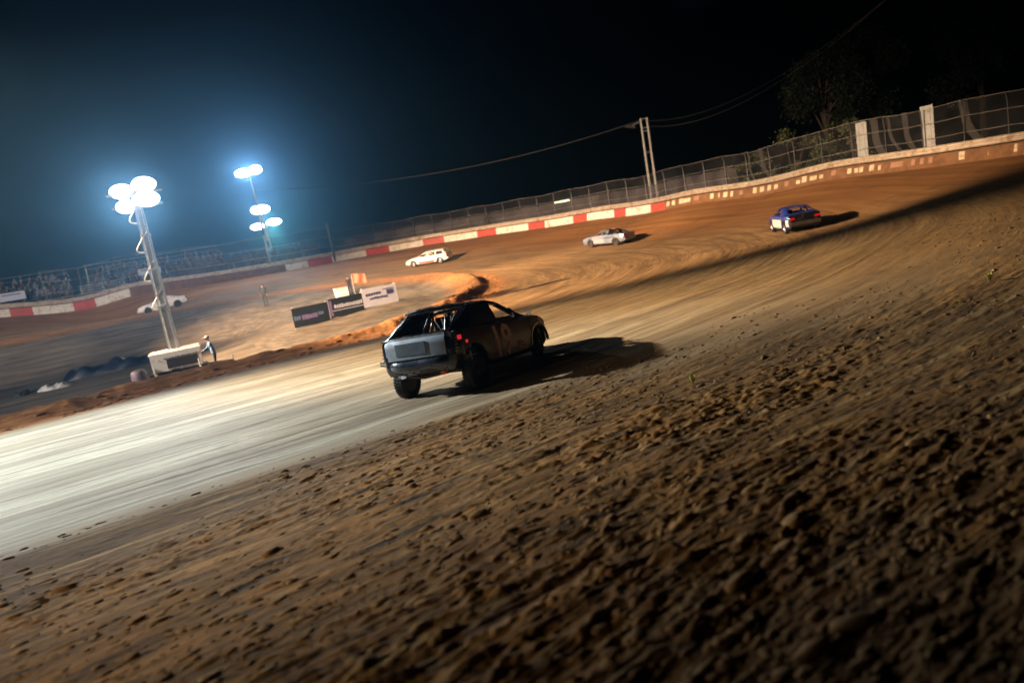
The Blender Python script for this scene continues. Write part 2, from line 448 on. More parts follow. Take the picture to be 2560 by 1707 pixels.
HATCH = dict(
    y=[-1.84, -1.80, -1.62, -1.02, -.6, -.15, .15, .6, 1.05, 1.4, 1.72, 1.92, 2.0],
    zb=[.40, .33, .29, .25, .2, .2, .2, .2, .2, .22, .26, .30, .36],
    w=[.70, .755, .80, .835, .85, .85, .85, .85, .85, .84, .79, .70, .58],
    zs=[.66, .93, .96, .955, .94, .92, .91, .90, .90, .88, .80, .69, .58],
    zr=[.68, .97, 1.075, 1.39, 1.405, 1.395, 1.345, 1.165, .965, .935, .85, .73, .6],
    wr=[.6, .70, .70, .66, .63, .60, .59, .62, .70, .70, .64, .55, .45])

class Body:
    def __init__(s, K, sc=(1, 1, 1)): s.K = {k: np.array(v, float) for k, v in K.items()}
    def at(s, y):
        K = s.K; g = lambda n: float(np.interp(y, K['y'], K[n]))
        return g('zb'), g('w'), g('zs'), g('zr'), g('wr')
    def half(s, y, inset=0.0):
        zb, w, zs, zr, wr = s.at(y)
        w -= inset; wr = max(wr-inset, .05); zb += inset*2; zr -= inset; zs -= inset*.3
        zr = max(zr, zs+.012)
        a = Vector((w*.955, 0, zs)); b = Vector((wr, 0, zr-.045 if zr-zs > .12 else zs+(zr-zs)*.5))
        m = a.lerp(b, .5); m.x += .018 if zr-zs > .12 else 0
        return [(0, zb), (w*.9, zb), (w*.98, zb+.09), (w, zb+.45*(zs-zb)), (w*.99, zs-.07), (a.x, a.z), (m.x, m.z), (b.x, b.z), (b.x*.84, zr-.01 if zr-zs > .05 else zr-.004), (0, zr)]
    def side_x(s, y, z):
        h = s.half(y)[1:8]
        for (x0, z0), (x1, z1) in zip(h[:-1], h[1:]):
            if z0 <= z <= z1 and z1 > z0: return x0+(x1-x0)*(z-z0)/(z1-z0)
        return h[-1][0]
    def solid(s, y0=None, y1=None, n=46, inset=0.0):
        y0 = s.K['y'][0] if y0 is None else y0; y1 = s.K['y'][-1] if y1 is None else y1
        t = np.linspace(0, 1, n); ys = y0+(y1-y0)*t
        ys = np.unique(np.concatenate([ys, s.K['y'][(s.K['y'] > y0) & (s.K['y'] < y1)]]))
        vs = []; fs = []
        for y in ys:
            h = s.half(y, inset); ring = [(x, z) for x, z in h] + [(-x, z) for x, z in reversed(h[1:-1])]
            vs += [Vector((x, y, z)) for x, z in ring]
        k = 18; n = len(ys)
        for i in range(n-1):
            for j in range(k):
                j2 = (j+1) % k; fs.append((i*k+j, i*k+j2, (i+1)*k+j2, (i+1)*k+j))
        fs.append(tuple(reversed(range(k)))); fs.append(tuple((n-1)*k+j for j in range(k)))
        return vs, fs

def raw(vs, fs, name='cutter'):
    me = bpy.data.meshes.new(name); me.from_pydata([tuple(v) for v in vs], [], fs)
    bm = bmesh.new(); bm.from_mesh(me); bmesh.ops.recalc_face_normals(bm, faces=bm.faces); bm.to_mesh(me); bm.free()
    o = bpy.data.objects.new(name, me); COL.objects.link(o); return o

def prism(poly, a, b, axis):
    """poly in the two other axes, extruded along axis from a to b"""
    n = len(poly); vs = []
    for h in (a, b):
        for p, q in poly: vs.append({'x': (h, p, q), 'y': (p, h, q), 'z': (p, q, h)}[axis])
    fs = [tuple(range(n)), tuple(range(2*n-1, n-1, -1))] + [(i, (i+1) % n, n+(i+1) % n, n+i) for i in range(n)]
    return raw(vs, fs)

def cyl(c, r, hw):
    mb = MB().lathe([(r, -hw), (r, hw)], axis='x', seg=28, c=c); return raw(mb.v, mb.f)

def cut_body(body, mats, cutters, name='body', parent=None, sharp=32):
    vs, fs = body.solid(); o = raw(vs, fs, name)
    for c in cutters:
        m = o.modifiers.new('b', 'BOOLEAN'); m.operation = 'DIFFERENCE'; m.object = c; m.solver = 'EXACT'
    dg = bpy.context.evaluated_depsgraph_get(); dg.update()
    me = bpy.data.meshes.new_from_object(o.evaluated_get(dg))
    for c in cutters: bpy.data.objects.remove(c, do_unlink=True)
    bpy.data.objects.remove(o, do_unlink=True)
    me.materials.clear()
    ob = link(name, me, mats, parent, True)
    me.set_sharp_from_angle(angle=R(sharp))
    return ob

def make_wheel(parent, loc, r=.305, wd=.2, flip=1, rim=None, rot=0.0, camber=0.0):
    wv = MB().lathe([(r*.60, -wd*.42), (r*.86, -wd*.5), (r*.97, -wd*.40), (r, -wd*.25), (r*1.004, 0), (r, wd*.25), (r*.97, wd*.40), (r*.86, wd*.5), (r*.60, wd*.42)], axis='x', seg=36, close=True)
    for k in range(36):                                             # tread blocks
        a = 2*math.pi*k/36
        for q in (-.3, 0, .3):
            wv.box((q*wd, math.cos(a)*r*1.0, math.sin(a)*r*1.0), (wd*.22, .03, .016), Matrix.Rotation(a-math.pi/2, 3, 'X'))
    wh = empty('wheel', loc); wh.parent = parent; wh.rotation_euler = (0, camber, rot)
    wv.build('tyre', M_RUBBER, wh, True)
    f = flip
    rv = MB().lathe([(r*.62, -wd*.40*f), (r*.64, wd*.40*f), (r*.57, wd*.42*f), (r*.50, wd*.22*f), (r*.36, wd*.14*f), (r*.24, wd*.30*f), (r*.10, wd*.33*f), (.001, wd*.33*f)], axis='x', seg=28)
    for k in range(5):
        a = 2*math.pi*k/5; rv.lathe([(.02, wd*.30*f), (.016, wd*.38*f)], axis='x', seg=6, c=(0, math.cos(a)*r*.17, math.sin(a)*r*.17))
    rv.build('rim', rim or M_DARKST, wh, True)
    return wh

def drape(mesh_obj, fn):
    for v in mesh_obj.data.vertices: v.co = fn(v.co)
    mesh_obj.data.update()

def text_mesh(s, size, name, mat, parent, fn, shear=0.0, thick=.003, sub=2):
    cu = bpy.data.curves.new('t', 'FONT'); cu.body = s; cu.size = size; cu.shear = shear; cu.align_x = 'CENTER'; cu.extrude = thick; cu.resolution_u = 3
    cu.offset = .026*size
    o = bpy.data.objects.new('t', cu); COL.objects.link(o)
    dg = bpy.context.evaluated_depsgraph_get(); dg.update()
    me = bpy.data.meshes.new_from_object(o.evaluated_get(dg)); bpy.data.objects.remove(o, do_unlink=True)
    me.materials.clear()
    bm = bmesh.new(); bm.from_mesh(me)
    bmesh.ops.triangulate(bm, faces=bm.faces)
    for _ in range(sub): bmesh.ops.subdivide_edges(bm, edges=[e for e in bm.edges if e.calc_length() > .09], cuts=1)
    for v in bm.verts: v.co = fn(v.co)
    bm.to_mesh(me); bm.free()
    return link(name, me, mat, parent)

def place_on_ground(root, x, y, head, lift=0.0):
    """head: compass heading in degrees from +Y towards +X; the thing stands along the slope"""
    n = gnormal(x, y, 1.0); a = R(head); f = Vector((math.sin(a), math.cos(a), 0)); f = (f-n*f.dot(n)).normalized(); r = f.cross(n)
    m = Matrix((r, f, n)).transposed().to_4x4(); m.translation = Vector((x, y, gz(x, y)))+n*lift
    root.matrix_world = m

def patch(body, pts, off, name, mat, parent, side=1, nu=10, nv=6):
    """a thin panel lying on the body's side; pts = 4 corners in (y, z)"""
    vs = []; fs = []
    (a, b, c, d) = [np.array(p, float) for p in pts]
    for lay in (0, 1):
        for i in range(nu+1):
            for j in range(nv+1):
                u, v = i/nu, j/nv
                q = (a*(1-u)+b*u)*(1-v)+(d*(1-u)+c*u)*v
                vs.append((side*(body.side_x(q[0], q[1])+(off if lay else -.006)), q[0], q[1]))
    n1 = (nu+1)*(nv+1)
    for i in range(nu):
        for j in range(nv):
            k = i*(nv+1)+j
            fs.append((n1+k, n1+k+nv+1, n1+k+nv+2, n1+k+1))
    ring = [i*(nv+1) for i in range(nu+1)] + [nu*(nv+1)+j for j in range(1, nv+1)] + [i*(nv+1)+nv for i in range(nu-1, -1, -1)] + [j for j in range(nv-1, 0, -1)]
    for p, q in zip(ring, ring[1:]+ring[:1]): fs.append((p, q, n1+q, n1+p))
    mb = MB(); mb.add(vs, fs); return mb.build(name, mat, parent, True)

def black_hatchback():
    root = empty('race_car', label='black and maroon hatchback race car with grey tailgate panel, sliding on the near straight', cat='race car')
    ch = empty('shell', (0, 0, 0)); 
    B = Body(HATCH)
    vs, fs = B.solid(-1.70, .98, 30, .05); cav = raw(vs, fs)
    cuts = [cav] + [cyl((sx*.86, yy, .31), .375, .24) for sx in (-1, 1) for yy in (-1.28, 1.27)]
    cuts.append(prism([(-.30, .955), (.56, .955), (.44, 1.10), (.10, 1.255), (-.25, 1.305)], -1.2, 1.2, 'x'))
    cuts.append(prism([(.62, .955), (.92, .955), (.60, 1.07)], -1.2, 1.2, 'x'))
    cuts.append(prism([(-.63, 1.0), (.63, 1.0), (.55, 1.335), (-.55, 1.335)], -2.2, -.85, 'y'))
    cuts.append(prism([(-.66, .99), (.66, .99), (.50, 1.29), (-.50, 1.29)], .0, 1.4, 'y'))
    body = cut_body(B, [M_MAROON, M_BLACK], cuts, 'body', root)
    for f in body.data.polygons:
        if f.center.y < -1.6 or f.center.z > .98: f.material_index = 1
    P = Matrix.Translation((0, 0, .30)) @ Matrix.Rotation(R(-4.3), 4, 'X') @ Matrix.Translation((0, 0, -.30)) 
    P = Matrix.Translation((0, 0, .04)) @ P
    parts = [body]
    # black quarter panels over the rear side glass
    for sd in (-1, 1):
        parts.append(patch(B, [(-1.25, .985), (-.38, .965), (-.34, 1.325), (-.98, 1.32)], .004, 'quarter_window', M_DARKGL, root, sd))
    # tailgate panel with a soft square of blue-grey
    def tailp(x, z, off): 
        return Vector((x, -1.80-.045*(z < .93)-off + .10*(abs(x)/.75)**2.5*.6, z))
    def sheet(x0, x1, z0, z1, off, name, mat, nx=12, nz=5, skew=0.0, par=None):
        vs = []; fs = []
        for lay in (0, .02):
            for i in range(nx+1):
                for j in range(nz+1):
                    x = x0+(x1-x0)*i/nx; z = z0+(z1-z0)*j/nz+skew*(i/nx-.5)
                    vs.append(tailp(x, z, off-lay))
        n1 = (nx+1)*(nz+1)
        for i in range(nx):
            for j in range(nz):
                k = i*(nz+1)+j; fs.append((k, k+nz+1, k+nz+2, k+1))
        ring = [i*(nz+1) for i in range(nx+1)] + [nx*(nz+1)+j for j in range(1, nz+1)] + [i*(nz+1)+nz for i in range(nx-1, -1, -1)] + [j for j in range(nz-1, 0, -1)]
        for p, q in zip(ring, ring[1:]+ring[:1]): fs.append((p, q, n1+q, n1+p))
        return MB().add(vs, fs).build(name, mat, par or root, True)
    gp = sheet(-.665, .60, .60, .945, .035, 'tailgate_panel', M_GREY); parts.append(gp)
    lip = MB().tube([tailp(x, .955+.012*math.cos(x*2), .03) for x in np.linspace(-.66, .60, 13)], .012, 6).build('panel_edge', M_CHROME, root, True); parts.append(lip)
    dp = sheet(-.42, .22, .665, .875, .043, 'blank_patch', M_PATCH, 8, 4, .0); parts.append(dp)
    # bumper: rounded bar with a sagging lower lip
    mb = MB(); prof = [(-.0, .37), (-.10, .385), (-.155, .44), (-.165, .50), (-.13, .565), (-.03, .585), (.03, .5)]
    xs = np.linspace(-.83, .83, 23); vs = []; fs = []
    for x in xs:
        e = (abs(x)/.83)**5
        for (py, pz) in prof: vs.append((x, -1.79+py*(1-.7*e)+.34*e, pz+.012*math.sin(x*9)*(pz < .45)))
    k = len(prof)
    for i in range(len(xs)-1):
        for j in range(k): fs.append((i*k+j, i*k+(j+1) % k, (i+1)*k+(j+1) % k, (i+1)*k+j))
    fs += [tuple(range(k)), tuple((len(xs)-1)*k+j for j in reversed(range(k)))]
    parts.append(MB().add(vs, fs).build('rear_bumper', M_PLASTIC, root, True))
    # left tip of the bumper torn and bent outwards, bright edge
    parts.append(MB().box((-.84, -1.70, .575), (.16, .05, .03), Matrix.Rotation(.35, 3, 'Y') @ Matrix.Rotation(.5, 3, 'Z')).box((-.86, -1.72, .535), (.12, .04, .02), Matrix.Rotation(.2, 3, 'Y')).build('bent_trim', M_CHROME, root))
    # torn liner hanging below, valance, exhaust, hook
    mb = MB(); rr = random.Random(3)
    for i in range(9):
        x = -.46+i*.075; mb.box((x, -1.80+rr.uniform(-.02, .02), .345+.012*i-.03+rr.uniform(-.015, .015)), (.10, .012, .05+rr.uniform(0, .03)), Matrix.Rotation(rr.uniform(-.5, .5), 3, 'X') @ Matrix.Rotation(rr.uniform(-.3, .3), 3, 'Y'))
    parts.append(mb.build('torn_liner', M_TORN, root))
    mb = MB(); mb.box((0, -.4, .30), (1.35, 2.4, .10)); mb.tube([(-.45, -1.55, .27), (-.1, -1.62, .24), (.3, -1.6, .27), (.55, -1.5, .30)], .035, 8); mb.box((0, -1.5, .33), (1.2, .5, .06))
    parts.append(mb.build('underbody', M_DARKST, root))
    parts.append(MB().tube([(-.66, -1.28, .30), (-.3, -1.30, .27), (.3, -1.30, .27), (.66, -1.28, .30)], .045, 8).build('rear_axle', M_DARKST, root, True))
    parts.append(MB().tube([(.40, -1.62, .30), (.40, -1.80, .305), (.47, -1.82, .31), (.48, -1.76, .32)], .028, 8).box((.44, -1.79, .285), (.10, .03, .05)).build('tow_hook', M_ORANGE, root, True))
    # right tail lamp: ribbed bright strip + red lamps (the left one is hidden in the dark)
    for sd in (1, -1):
        mb = MB()
        for i in range(7):
            z = .62+i*.055; mb.box((sd*(.735+.012*math.sin(i)), -1.765+.01*i*.4, z), (.10, .05, .018), Matrix.Rotation(sd*-.5, 3, 'Z'))
        parts.append(mb.build('tail_lamp', M_CHROME, root))
    for (yy, zz, s_) in ((-1.66, .835, .042), (-1.48, .74, .028)):
        parts.append(patch(B, [(yy-s_, zz-s_*.9), (yy+s_, zz-s_*.9), (yy+s_, zz+s_*.9), (yy-s_, zz+s_*.9)], .01, 'side_marker', M_REDGLOW, root, 1, 3, 3))
    # roof lip, bright strip standing in for the highlight on its edge
    mb = MB(); vs = []
    pts = [Vector((x, -1.06-.02*math.cos(x*2.2), 1.405-.045*(abs(x)/.66)**3)) for x in np.linspace(-.66, .66, 15)]
    mb.tube(pts, .022, 6); parts.append(mb.build('roof_spoiler', M_BLACK, root, True))
    parts.append(MB().tube([p+Vector((0, .02, .03)) for p in pts[:9]], .0085, 6).build('spoiler_highlight', M_CHROME, root, True))
    # roll cage
    mb = MB(); t = .021
    hoop = [(-.60, -.42, .35), (-.585, -.42, .9), (-.50, -.42, 1.24), (-.36, -.42, 1.30), (.36, -.42, 1.30), (.50, -.42, 1.24), (.585, -.42, .9), (.60, -.42, .35)]
    mb.tube(hoop, t)
    mb.tube([(-.55, -.42, .6), (.5, -.42, 1.22)], t); mb.tube([(-.48, -.42, 1.27), (-.55, -1.45, .55)], t); mb.tube([(.48, -.42, 1.24), (.55, -1.45, .55)], t)
    for sx in (-1, 1):
        mb.tube([(sx*.46, -.42, 1.28), (sx*.48, .18, 1.28), (sx*.62, .85, .9), (sx*.62, .95, .4)], t)
        for zz in (.5, .68, .84): mb.tube([(sx*.62, -.42, zz), (sx*.66, .3, zz-.02), (sx*.62, .9, zz)], t)
    mb.tube([(-.47, .18, 1.29), (.47, .18, 1.29)], t); mb.tube([(-.6, .8, .86), (.6, .8, .86)], t)
    mb.tube([(-.12, -1.3, .62), (-.10, -1.0, 1.30)], .015); mb.tube([(.2, -1.3, .62), (.2, -1.05, 1.25)], .013)
    parts.append(mb.build('roll_cage', M_STEEL, root, True))
    mb = MB(); mb.box((-.32, -.05, .45), (.46, .5, .14)); mb.box((-.32, -.30, .80), (.46, .14, .72), Matrix.Rotation(.18, 3, 'X'), .85); mb.box((-.32, -.36, 1.13), (.28, .12, .16))
    mb.box((-.53, -.2, .70), (.06, .2, .45)); mb.box((-.11, -.2, .70), (.06, .2, .45))
    parts.append(mb.build('race_seat', M_SEAT, root))
    # clutter seen through the tail glass: straps, fuel cell, struts
    mb = MB(); rr = random.Random(5)
    mb.box((.05, -1.15, .72), (.55, .35, .28)); 
    for i in range(14):
        x = rr.uniform(-.05, .42); z = rr.uniform(.98, 1.15); mb.box((x, rr.uniform(-1.35, -.9), z), (.018, .02, rr.uniform(.05, .16)), Matrix.Rotation(rr.uniform(-.5, .5), 3, 'Y'))
    mb.tube([(-.2, -1.35, .9), (-.18, -1.0, 1.3)], .012); mb.tube([(.44, -1.4, .95), (.40, -1.0, 1.28)], .012)
    parts.append(mb.build('fuel_cell', M_STEEL, root))
    # window bar, mirror
    mb = MB().tube([(B.side_x(.63, .95)+.004, .66, .95), (B.side_x(.55, 1.18)+.006, .545, 1.15)], .016, 6)
    parts.append(mb.build('window_bar', M_SILVER, root))
    parts.append(MB().tube([(.86, .70, .945), (.85, .98, .945)], .010, 6).box((.90, .84, .985), (.09, .05, .06)).build('door_mirror', M_SILVER, root))
    for sd in (1, -1):
        fn = (lambda s_: (lambda c: Vector((s_*(B.side_x(c.x*s_-.26, c.y+.33)+.004+c.z*.6), c.x*s_-.26, c.y+.33))))(sd)
        parts.append(text_mesh('19', .78, 'race_number', M_NUM, root, fn, -.18))
        fn2 = (lambda s_: (lambda c: Vector((s_*(B.side_x(c.x*s_+.42, c.y+.32)+.004+c.z*.6), c.x*s_+.42, c.y+.32))))(sd)
        fn3 = (lambda s_: (lambda q: Vector((s_*(B.side_x(q.x*s_+.42, q.y+.33)+.004+q.z*.6), q.x*s_+.42, q.y+.33))))(sd)
        parts.append(text_mesh('IIEI', .24, 'sponsor_lettering', M_NUM, root, fn3, -.1))
        for yy in (-.36, .92):
            parts.append(MB().tube([(sd*(B.side_x(yy, z_)+.001), yy, z_) for z_ in np.linspace(.30, .93, 8)], .005, 4).build('door_seam', M_DARKGL, root))
    # front fender swell, headlamp hole plates, front bumper
    mb = MB(); mb.box((0, 1.94, .42), (1.2, .10, .16))
    parts.append(mb.build('front_bumper', M_BLACK, root))
    for sd in (-1, 1):
        mb = MB(); pr = []
        for i in range(15):
            a = math.pi*(i/14)
            pr.append(Vector((sd*.835, 1.27+.40*math.cos(a), .34+.40*math.sin(a))))
        mb.tube(pr, .028, 6); parts.append(mb.build('wheel_arch_flare', M_BLACK, root, True))
    parts.append(patch(B, [(1.35, .85), (1.5, .85), (1.46, .885), (1.37, .885)], .006, 'side_repeater', M_RED, root, 1, 3, 3))
    for o in parts: o.matrix_local = P
    for (sx, yy, zz, rot, cam_) in ((-1, -1.28, .305, 0, .05), (1, -1.28, .305, 0, -.05), (-1, 1.27, .305, .28, 0), (1, 1.27, .305, .28, 0)):
        make_wheel(root, (sx*.74, yy, zz), .305, .21, sx, None, rot, cam_)
    bpy.data.objects.remove(ch, do_unlink=True)
    place_on_ground(root, -.75, 13.1, 28)
    return root
black_hatchback()

# the other cars share the method with their own outlines
COUPE = dict(
    y=[-2.2, -2.15, -1.85, -1.3, -.75, -.2, .2, .65, 1.05, 1.5, 1.9, 2.2, 2.28],
    zb=[.4, .34, .3, .26, .22, .22, .22, .22, .22, .22, .26, .3, .36],
    w=[.72, .78, .85, .87, .88, .88, .88, .88, .88, .86, .82, .75, .62],
    zs=[.7, .93, .97, .96, .95, .94, .93, .92, .91, .87, .8, .7, .56],
    zr=[.72, .98, 1.01, 1.15, 1.33, 1.36, 1.35, 1.16, .95, .91, .84, .73, .58],
    wr=[.6, .68, .7, .62, .58, .58, .58, .62, .72, .72, .66, .6, .5])
WAGON = dict(
    y=[-2.3, -2.26, -2.1, -1.9, -1.0, -.2, .2, .75, 1.1, 1.6, 2.0, 2.35, 2.42],
    zb=[.42, .36, .32, .3, .26, .24, .24, .24, .24, .24, .28, .3, .36],
    w=[.74, .8, .86, .88, .9, .9, .9, .9, .9, .88, .84, .76, .64],
    zs=[.7, .92, .95, .95, .94, .93, .92, .91, .9, .86, .78, .68, .54],
    zr=[.72, .97, 1.18, 1.40, 1.39, 1.37, 1.33, 1.1, .95, .9, .82, .71, .56],
    wr=[.6, .7, .66, .64, .62, .6, .6, .66, .74, .74, .68, .6, .5])

def other_car(K, label, paint, rims, xy, head, wins, rear_win, decals, sp=None, wheel_y=(-1.35, 1.35), tails=True, dark=None):
    root = empty('race_car', label=label, cat='race car')
    B = Body(K); y0, y1 = B.K['y'][0]+.14, B.K['y'][-4]
    vs, fs = B.solid(y0, y1-.5, 26, .05); cuts = [raw(vs, fs)]
    cuts += [cyl((sx*.9, yy, .32), .385, .26) for sx in (-1, 1) for yy in wheel_y]
    for wv in wins: cuts.append(prism(wv, -1.3, 1.3, 'x'))
    cuts.append(prism(rear_win[0], rear_win[1], rear_win[2], 'y'))
    ws = K['y'][7]
    cuts.append(prism([(-.66, 1.0), (.66, 1.0), (.50, 1.29), (-.50, 1.29)], ws-.45, ws+.65, 'y'))
    bd = cut_body(B, [paint, M_BLACK], cuts, 'body', root)
    for f in bd.data.polygons:
        if dark and dark(f.center): f.material_index = 1
    for sx in (-1, 1):
        for yy in wheel_y: make_wheel(root, (sx*.76, yy, .31), .31, .22, sx, rims)
    mb = MB(); t = .022
    mb.tube([(-.6, -.35, .35), (-.57, -.35, 1.0), (-.45, -.35, 1.28), (.45, -.35, 1.28), (.57, -.35, 1.0), (.6, -.35, .35)], t)
    mb.tube([(-.5, -.35, .5), (.5, -.35, 1.2)], t)
    for sx in (-1, 1): mb.tube([(sx*.46, -.35, 1.27), (sx*.5, .25, 1.25), (sx*.64, .85, .9)], t); mb.tube([(sx*.46, -.35, 1.25), (sx*.55, -1.3, .6)], t)
    mb.build('roll_cage', M_STEEL, root)
    mb = MB(); mb.box((-.32, -.1, .5), (.46, .5, .14)); mb.box((-.32, -.3, .82), (.46, .14, .7), Matrix.Rotation(.18, 3, 'X'), .85); mb.build('race_seat', M_REDP if sp == 'red' else M_SEAT, root)
    MB().box((0, 0, .31), (1.4, B.K['y'][-1]*1.6, .10)).build('underbody', M_DARKST, root)
    yb = B.K['y'][0]; yf = B.K['y'][-1]
    mb = MB(); mb.box((0, yb-.02, .52), (1.46, .12, .18)); mb.build('rear_bumper', M_DARKST if sp == 'blue' else paint, root)
    mb = MB(); mb.box((0, yf-.03, .42), (1.15, .14, .2)); mb.build('front_bumper', paint, root)
    for (a, mat, nm) in decals:
        for sd in (-1, 1): patch(B, a, .005, nm, mat, root, sd, 12, 4)
    if tails:
        for sd in (-1, 1): MB().box((sd*.62, yb-.005, .78), (.24, .05, .10)).build('tail_lamp', M_RED, root)
    place_on_ground(root, xy[0], xy[1], head)
    return root
W_COUPE = [[(-.62, .985), (-.05, .975), (-.05, 1.26), (-.5, 1.27)], [(.05, .975), (.86, .96), (.42, 1.22), (.05, 1.26)]]
W_WAGON = [[(-1.95, .975), (-1.2, .975), (-1.2, 1.30), (-1.85, 1.31)], [(-1.05, .97), (-.3, .97), (-.3, 1.28), (-1.05, 1.30)], [(-.15, .965), (.85, .955), (.45, 1.18), (-.15, 1.26)]]
other_car(WAGON, 'white station wagon race car with red sill, broadside on the far turn below the wall', M_WHITE, M_SILVER, (-7.0, 72), -72, W_WAGON,
          ([(-.64, 1.02), (.64, 1.02), (.56, 1.32), (-.56, 1.32)], -2.5, -1.7), [([(-.85, .30), (.85, .30), (.85, .46), (-.85, .46)], M_REDP, 'sill_stripe'), ([(1.45, .56), (1.75, .54), (1.72, .70), (1.45, .72)], M_DARKGL, 'front_decal')], 'red', (-1.5, 1.5))
other_car(COUPE, 'silver two-door race car with pink door decal and long shadow in mid turn', M_SIL2, M_DARKST, (9.6, 58.5), -42, W_COUPE,
          ([(-.62, 1.02), (.62, 1.02), (.5, 1.29), (-.5, 1.29)], -1.75, -.85), [([(-.2, .33), (1.0, .33), (.85, .62), (.0, .64)], M_PINK, 'door_decal'), ([(-1.25, .70), (.1, .72), (.1, .775), (-1.25, .755)], M_DARKGL, 'side_stripe')], dark=lambda c: c.z > 1.0 and c.y < .3 and (abs(c.x) < .5 or c.y < -.6))
other_car(COUPE, 'blue race car with lit lower side and shaded tail painted into its colours, nearest the right edge', M_BLUE, M_SILVER, (16.2, 37.2), 9, W_COUPE,
          ([(-.62, 1.02), (.62, 1.02), (.5, 1.29), (-.5, 1.29)], -1.75, -.85), [([(-2.05, .42), (-1.72, .42), (-1.72, .76), (-2.05, .76)], M_WHITE, 'lit_quarter'), ([(-.9, .30), (.9, .30), (.9, .74), (-.9, .76)], M_WHITE, 'lit_door')], 'blue', dark=lambda c: c.y < -2.12 and c.z < .95)  # white side patches paint in the lamplight, black tail faces paint in the shade
other_car(COUPE, 'white race car on the far straight, partly hidden by the light tower mast', M_WHITE, M_DARKST, (-33.9, 69.2), -118, W_COUPE,
          ([(-.62, 1.02), (.62, 1.02), (.5, 1.29), (-.5, 1.29)], -1.75, -.85), [])
# ------------------------------------------------------------------ barrier wall, rail, fence
M_CONC_W = pmat('painted_white_concrete', (.74, .70, .64), .6, 0, .1, 1.2, (.36, .2, .1), .25)
M_CONC_R = pmat('painted_red_concrete', (.50, .055, .04), .55, 0, .2, 1.2, (.30, .14, .06), .22)
M_CONC_B = pmat('dirty_brown_concrete', (.20, .095, .042), .8, 0, .25, 1.0, (.13, .06, .025), .4)
M_LETTER = pmat('cream_letter_paint', (.66, .55, .40), .6, 0, .12, 2.0, (.30, .15, .07), .25)
M_LETTER2 = pmat('faded_rose_paint', (.36, .19, .13), .7, 0, .2, 2.0)
M_RAIL = pmat('galvanised_rail', (.50, .43, .36), .5, .25, .15, 2.0, (.28, .16, .08), .35)
M_POST = pmat('fence_post_metal', (.10, .098, .105), .5, .5, .2, 3)
M_WIRE = pmat('power_wire', (.12, .12, .12), .6, .2, .1, 3)
M_CABLE = pmat('steel_cable', (.40, .39, .38), .4, .5, .1, 3)
M_GALV = pmat('galvanised_steel', (.50, .53, .56), .4, .6, .12, 5, (.3, .3, .3), .2)
M_WOOD = pmat('weathered_pole_wood', (.17, .14, .12), .85, 0, .25, 3)

WA = np.concatenate([[0], np.cumsum(np.hypot(*np.diff(WALLS[:, :2], axis=0).T))])
def wall_at(a):
    x = float(np.interp(a, WA, WALLS[:, 0])); y = float(np.interp(a, WA, WALLS[:, 1])); e = .4
    t = Vector((float(np.interp(a+e, WA, WALLS[:, 0])-np.interp(a-e, WA, WALLS[:, 0])), float(np.interp(a+e, WA, WALLS[:, 1])-np.interp(a-e, WA, WALLS[:, 1])), 0)).normalized()
    n = Vector((t.y, -t.x, 0))                     # towards the infield
    return Vector((x, y, 0)), t, n
_wz = terrain(WALLS[:, 0], WALLS[:, 1], False)[0]
def wall_z(a): return float(np.interp(a, WA, _wz))

def sweep(name, prof, a0, a1, mats, parent, cuts=(), midx=None, step=1.5, base=True):
    """prof = closed loop of (offset towards infield, height)"""
    arcs = sorted(set([a0, a1] + [c for c in cuts if a0 < c < a1] + list(np.arange(a0+.4, a1-.4, step))))
    vs = []; fs = []; mi = []; k = len(prof)
    for a in arcs:
        p, t, n = wall_at(a); z = wall_z(a)
        for (o, h) in prof: vs.append((p.x+n.x*o, p.y+n.y*o, z+h))
    for i in range(len(arcs)-1):
        m_ = midx((arcs[i]+arcs[i+1])/2) if midx else 0
        for j in range(k): fs.append((i*k+j, i*k+(j+1) % k, (i+1)*k+(j+1) % k, (i+1)*k+j)); mi.append(m_)
    fs += [tuple(range(k)), tuple((len(arcs)-1)*k+j for j in reversed(range(k)))]; mi += [0, 0]
    mb = MB(); mb.add(vs, fs); mb.m = mi
    return mb.build(name, mats, parent)

REDS = [(40, 42.5), (47.5, 50), (55, 57.4), (62, 64.3), (68.6, 70.8), (75.2, 77.3), (81.4, 83.3), (86.9, 89), (112.2, 115.2), (119.5, 122.5), (127, 129.9), (134.7, 137.5), (142.4, 144.9), (149.1, 151.1), (154.9, 156.5), (159.9, 161.8)]
A0, A1 = 2.0, 222.0
wall = empty('barrier_wall', (0, 0, 0), 0, 'concrete raceway wall with red and white painted blocks, brown and lettered on the right', 'barrier')
def widx(a):
    if a > 161.8 or 92.5 < a < 109.5: return 2
    return 1 if any(p < a < q for p, q in REDS) else 0
sweep('concrete_wall', [(.0, -.6), (.36, -.6), (.30, .18), (.20, .74), (.12, .76), (.0, .76)], A0, A1, [M_CONC_W, M_CONC_R, M_CONC_B], wall, [q for r_ in REDS for q in r_]+[92.5, 109.5, 161.8], widx)
sweep('guard_rail', [(.10, .82), (.16, .82), (.22, .90), (.22, .98), (.15, 1.03), (.15, 1.07), (.22, 1.12), (.22, 1.20), (.16, 1.28), (.10, 1.28)], A0, A1, M_RAIL, wall)
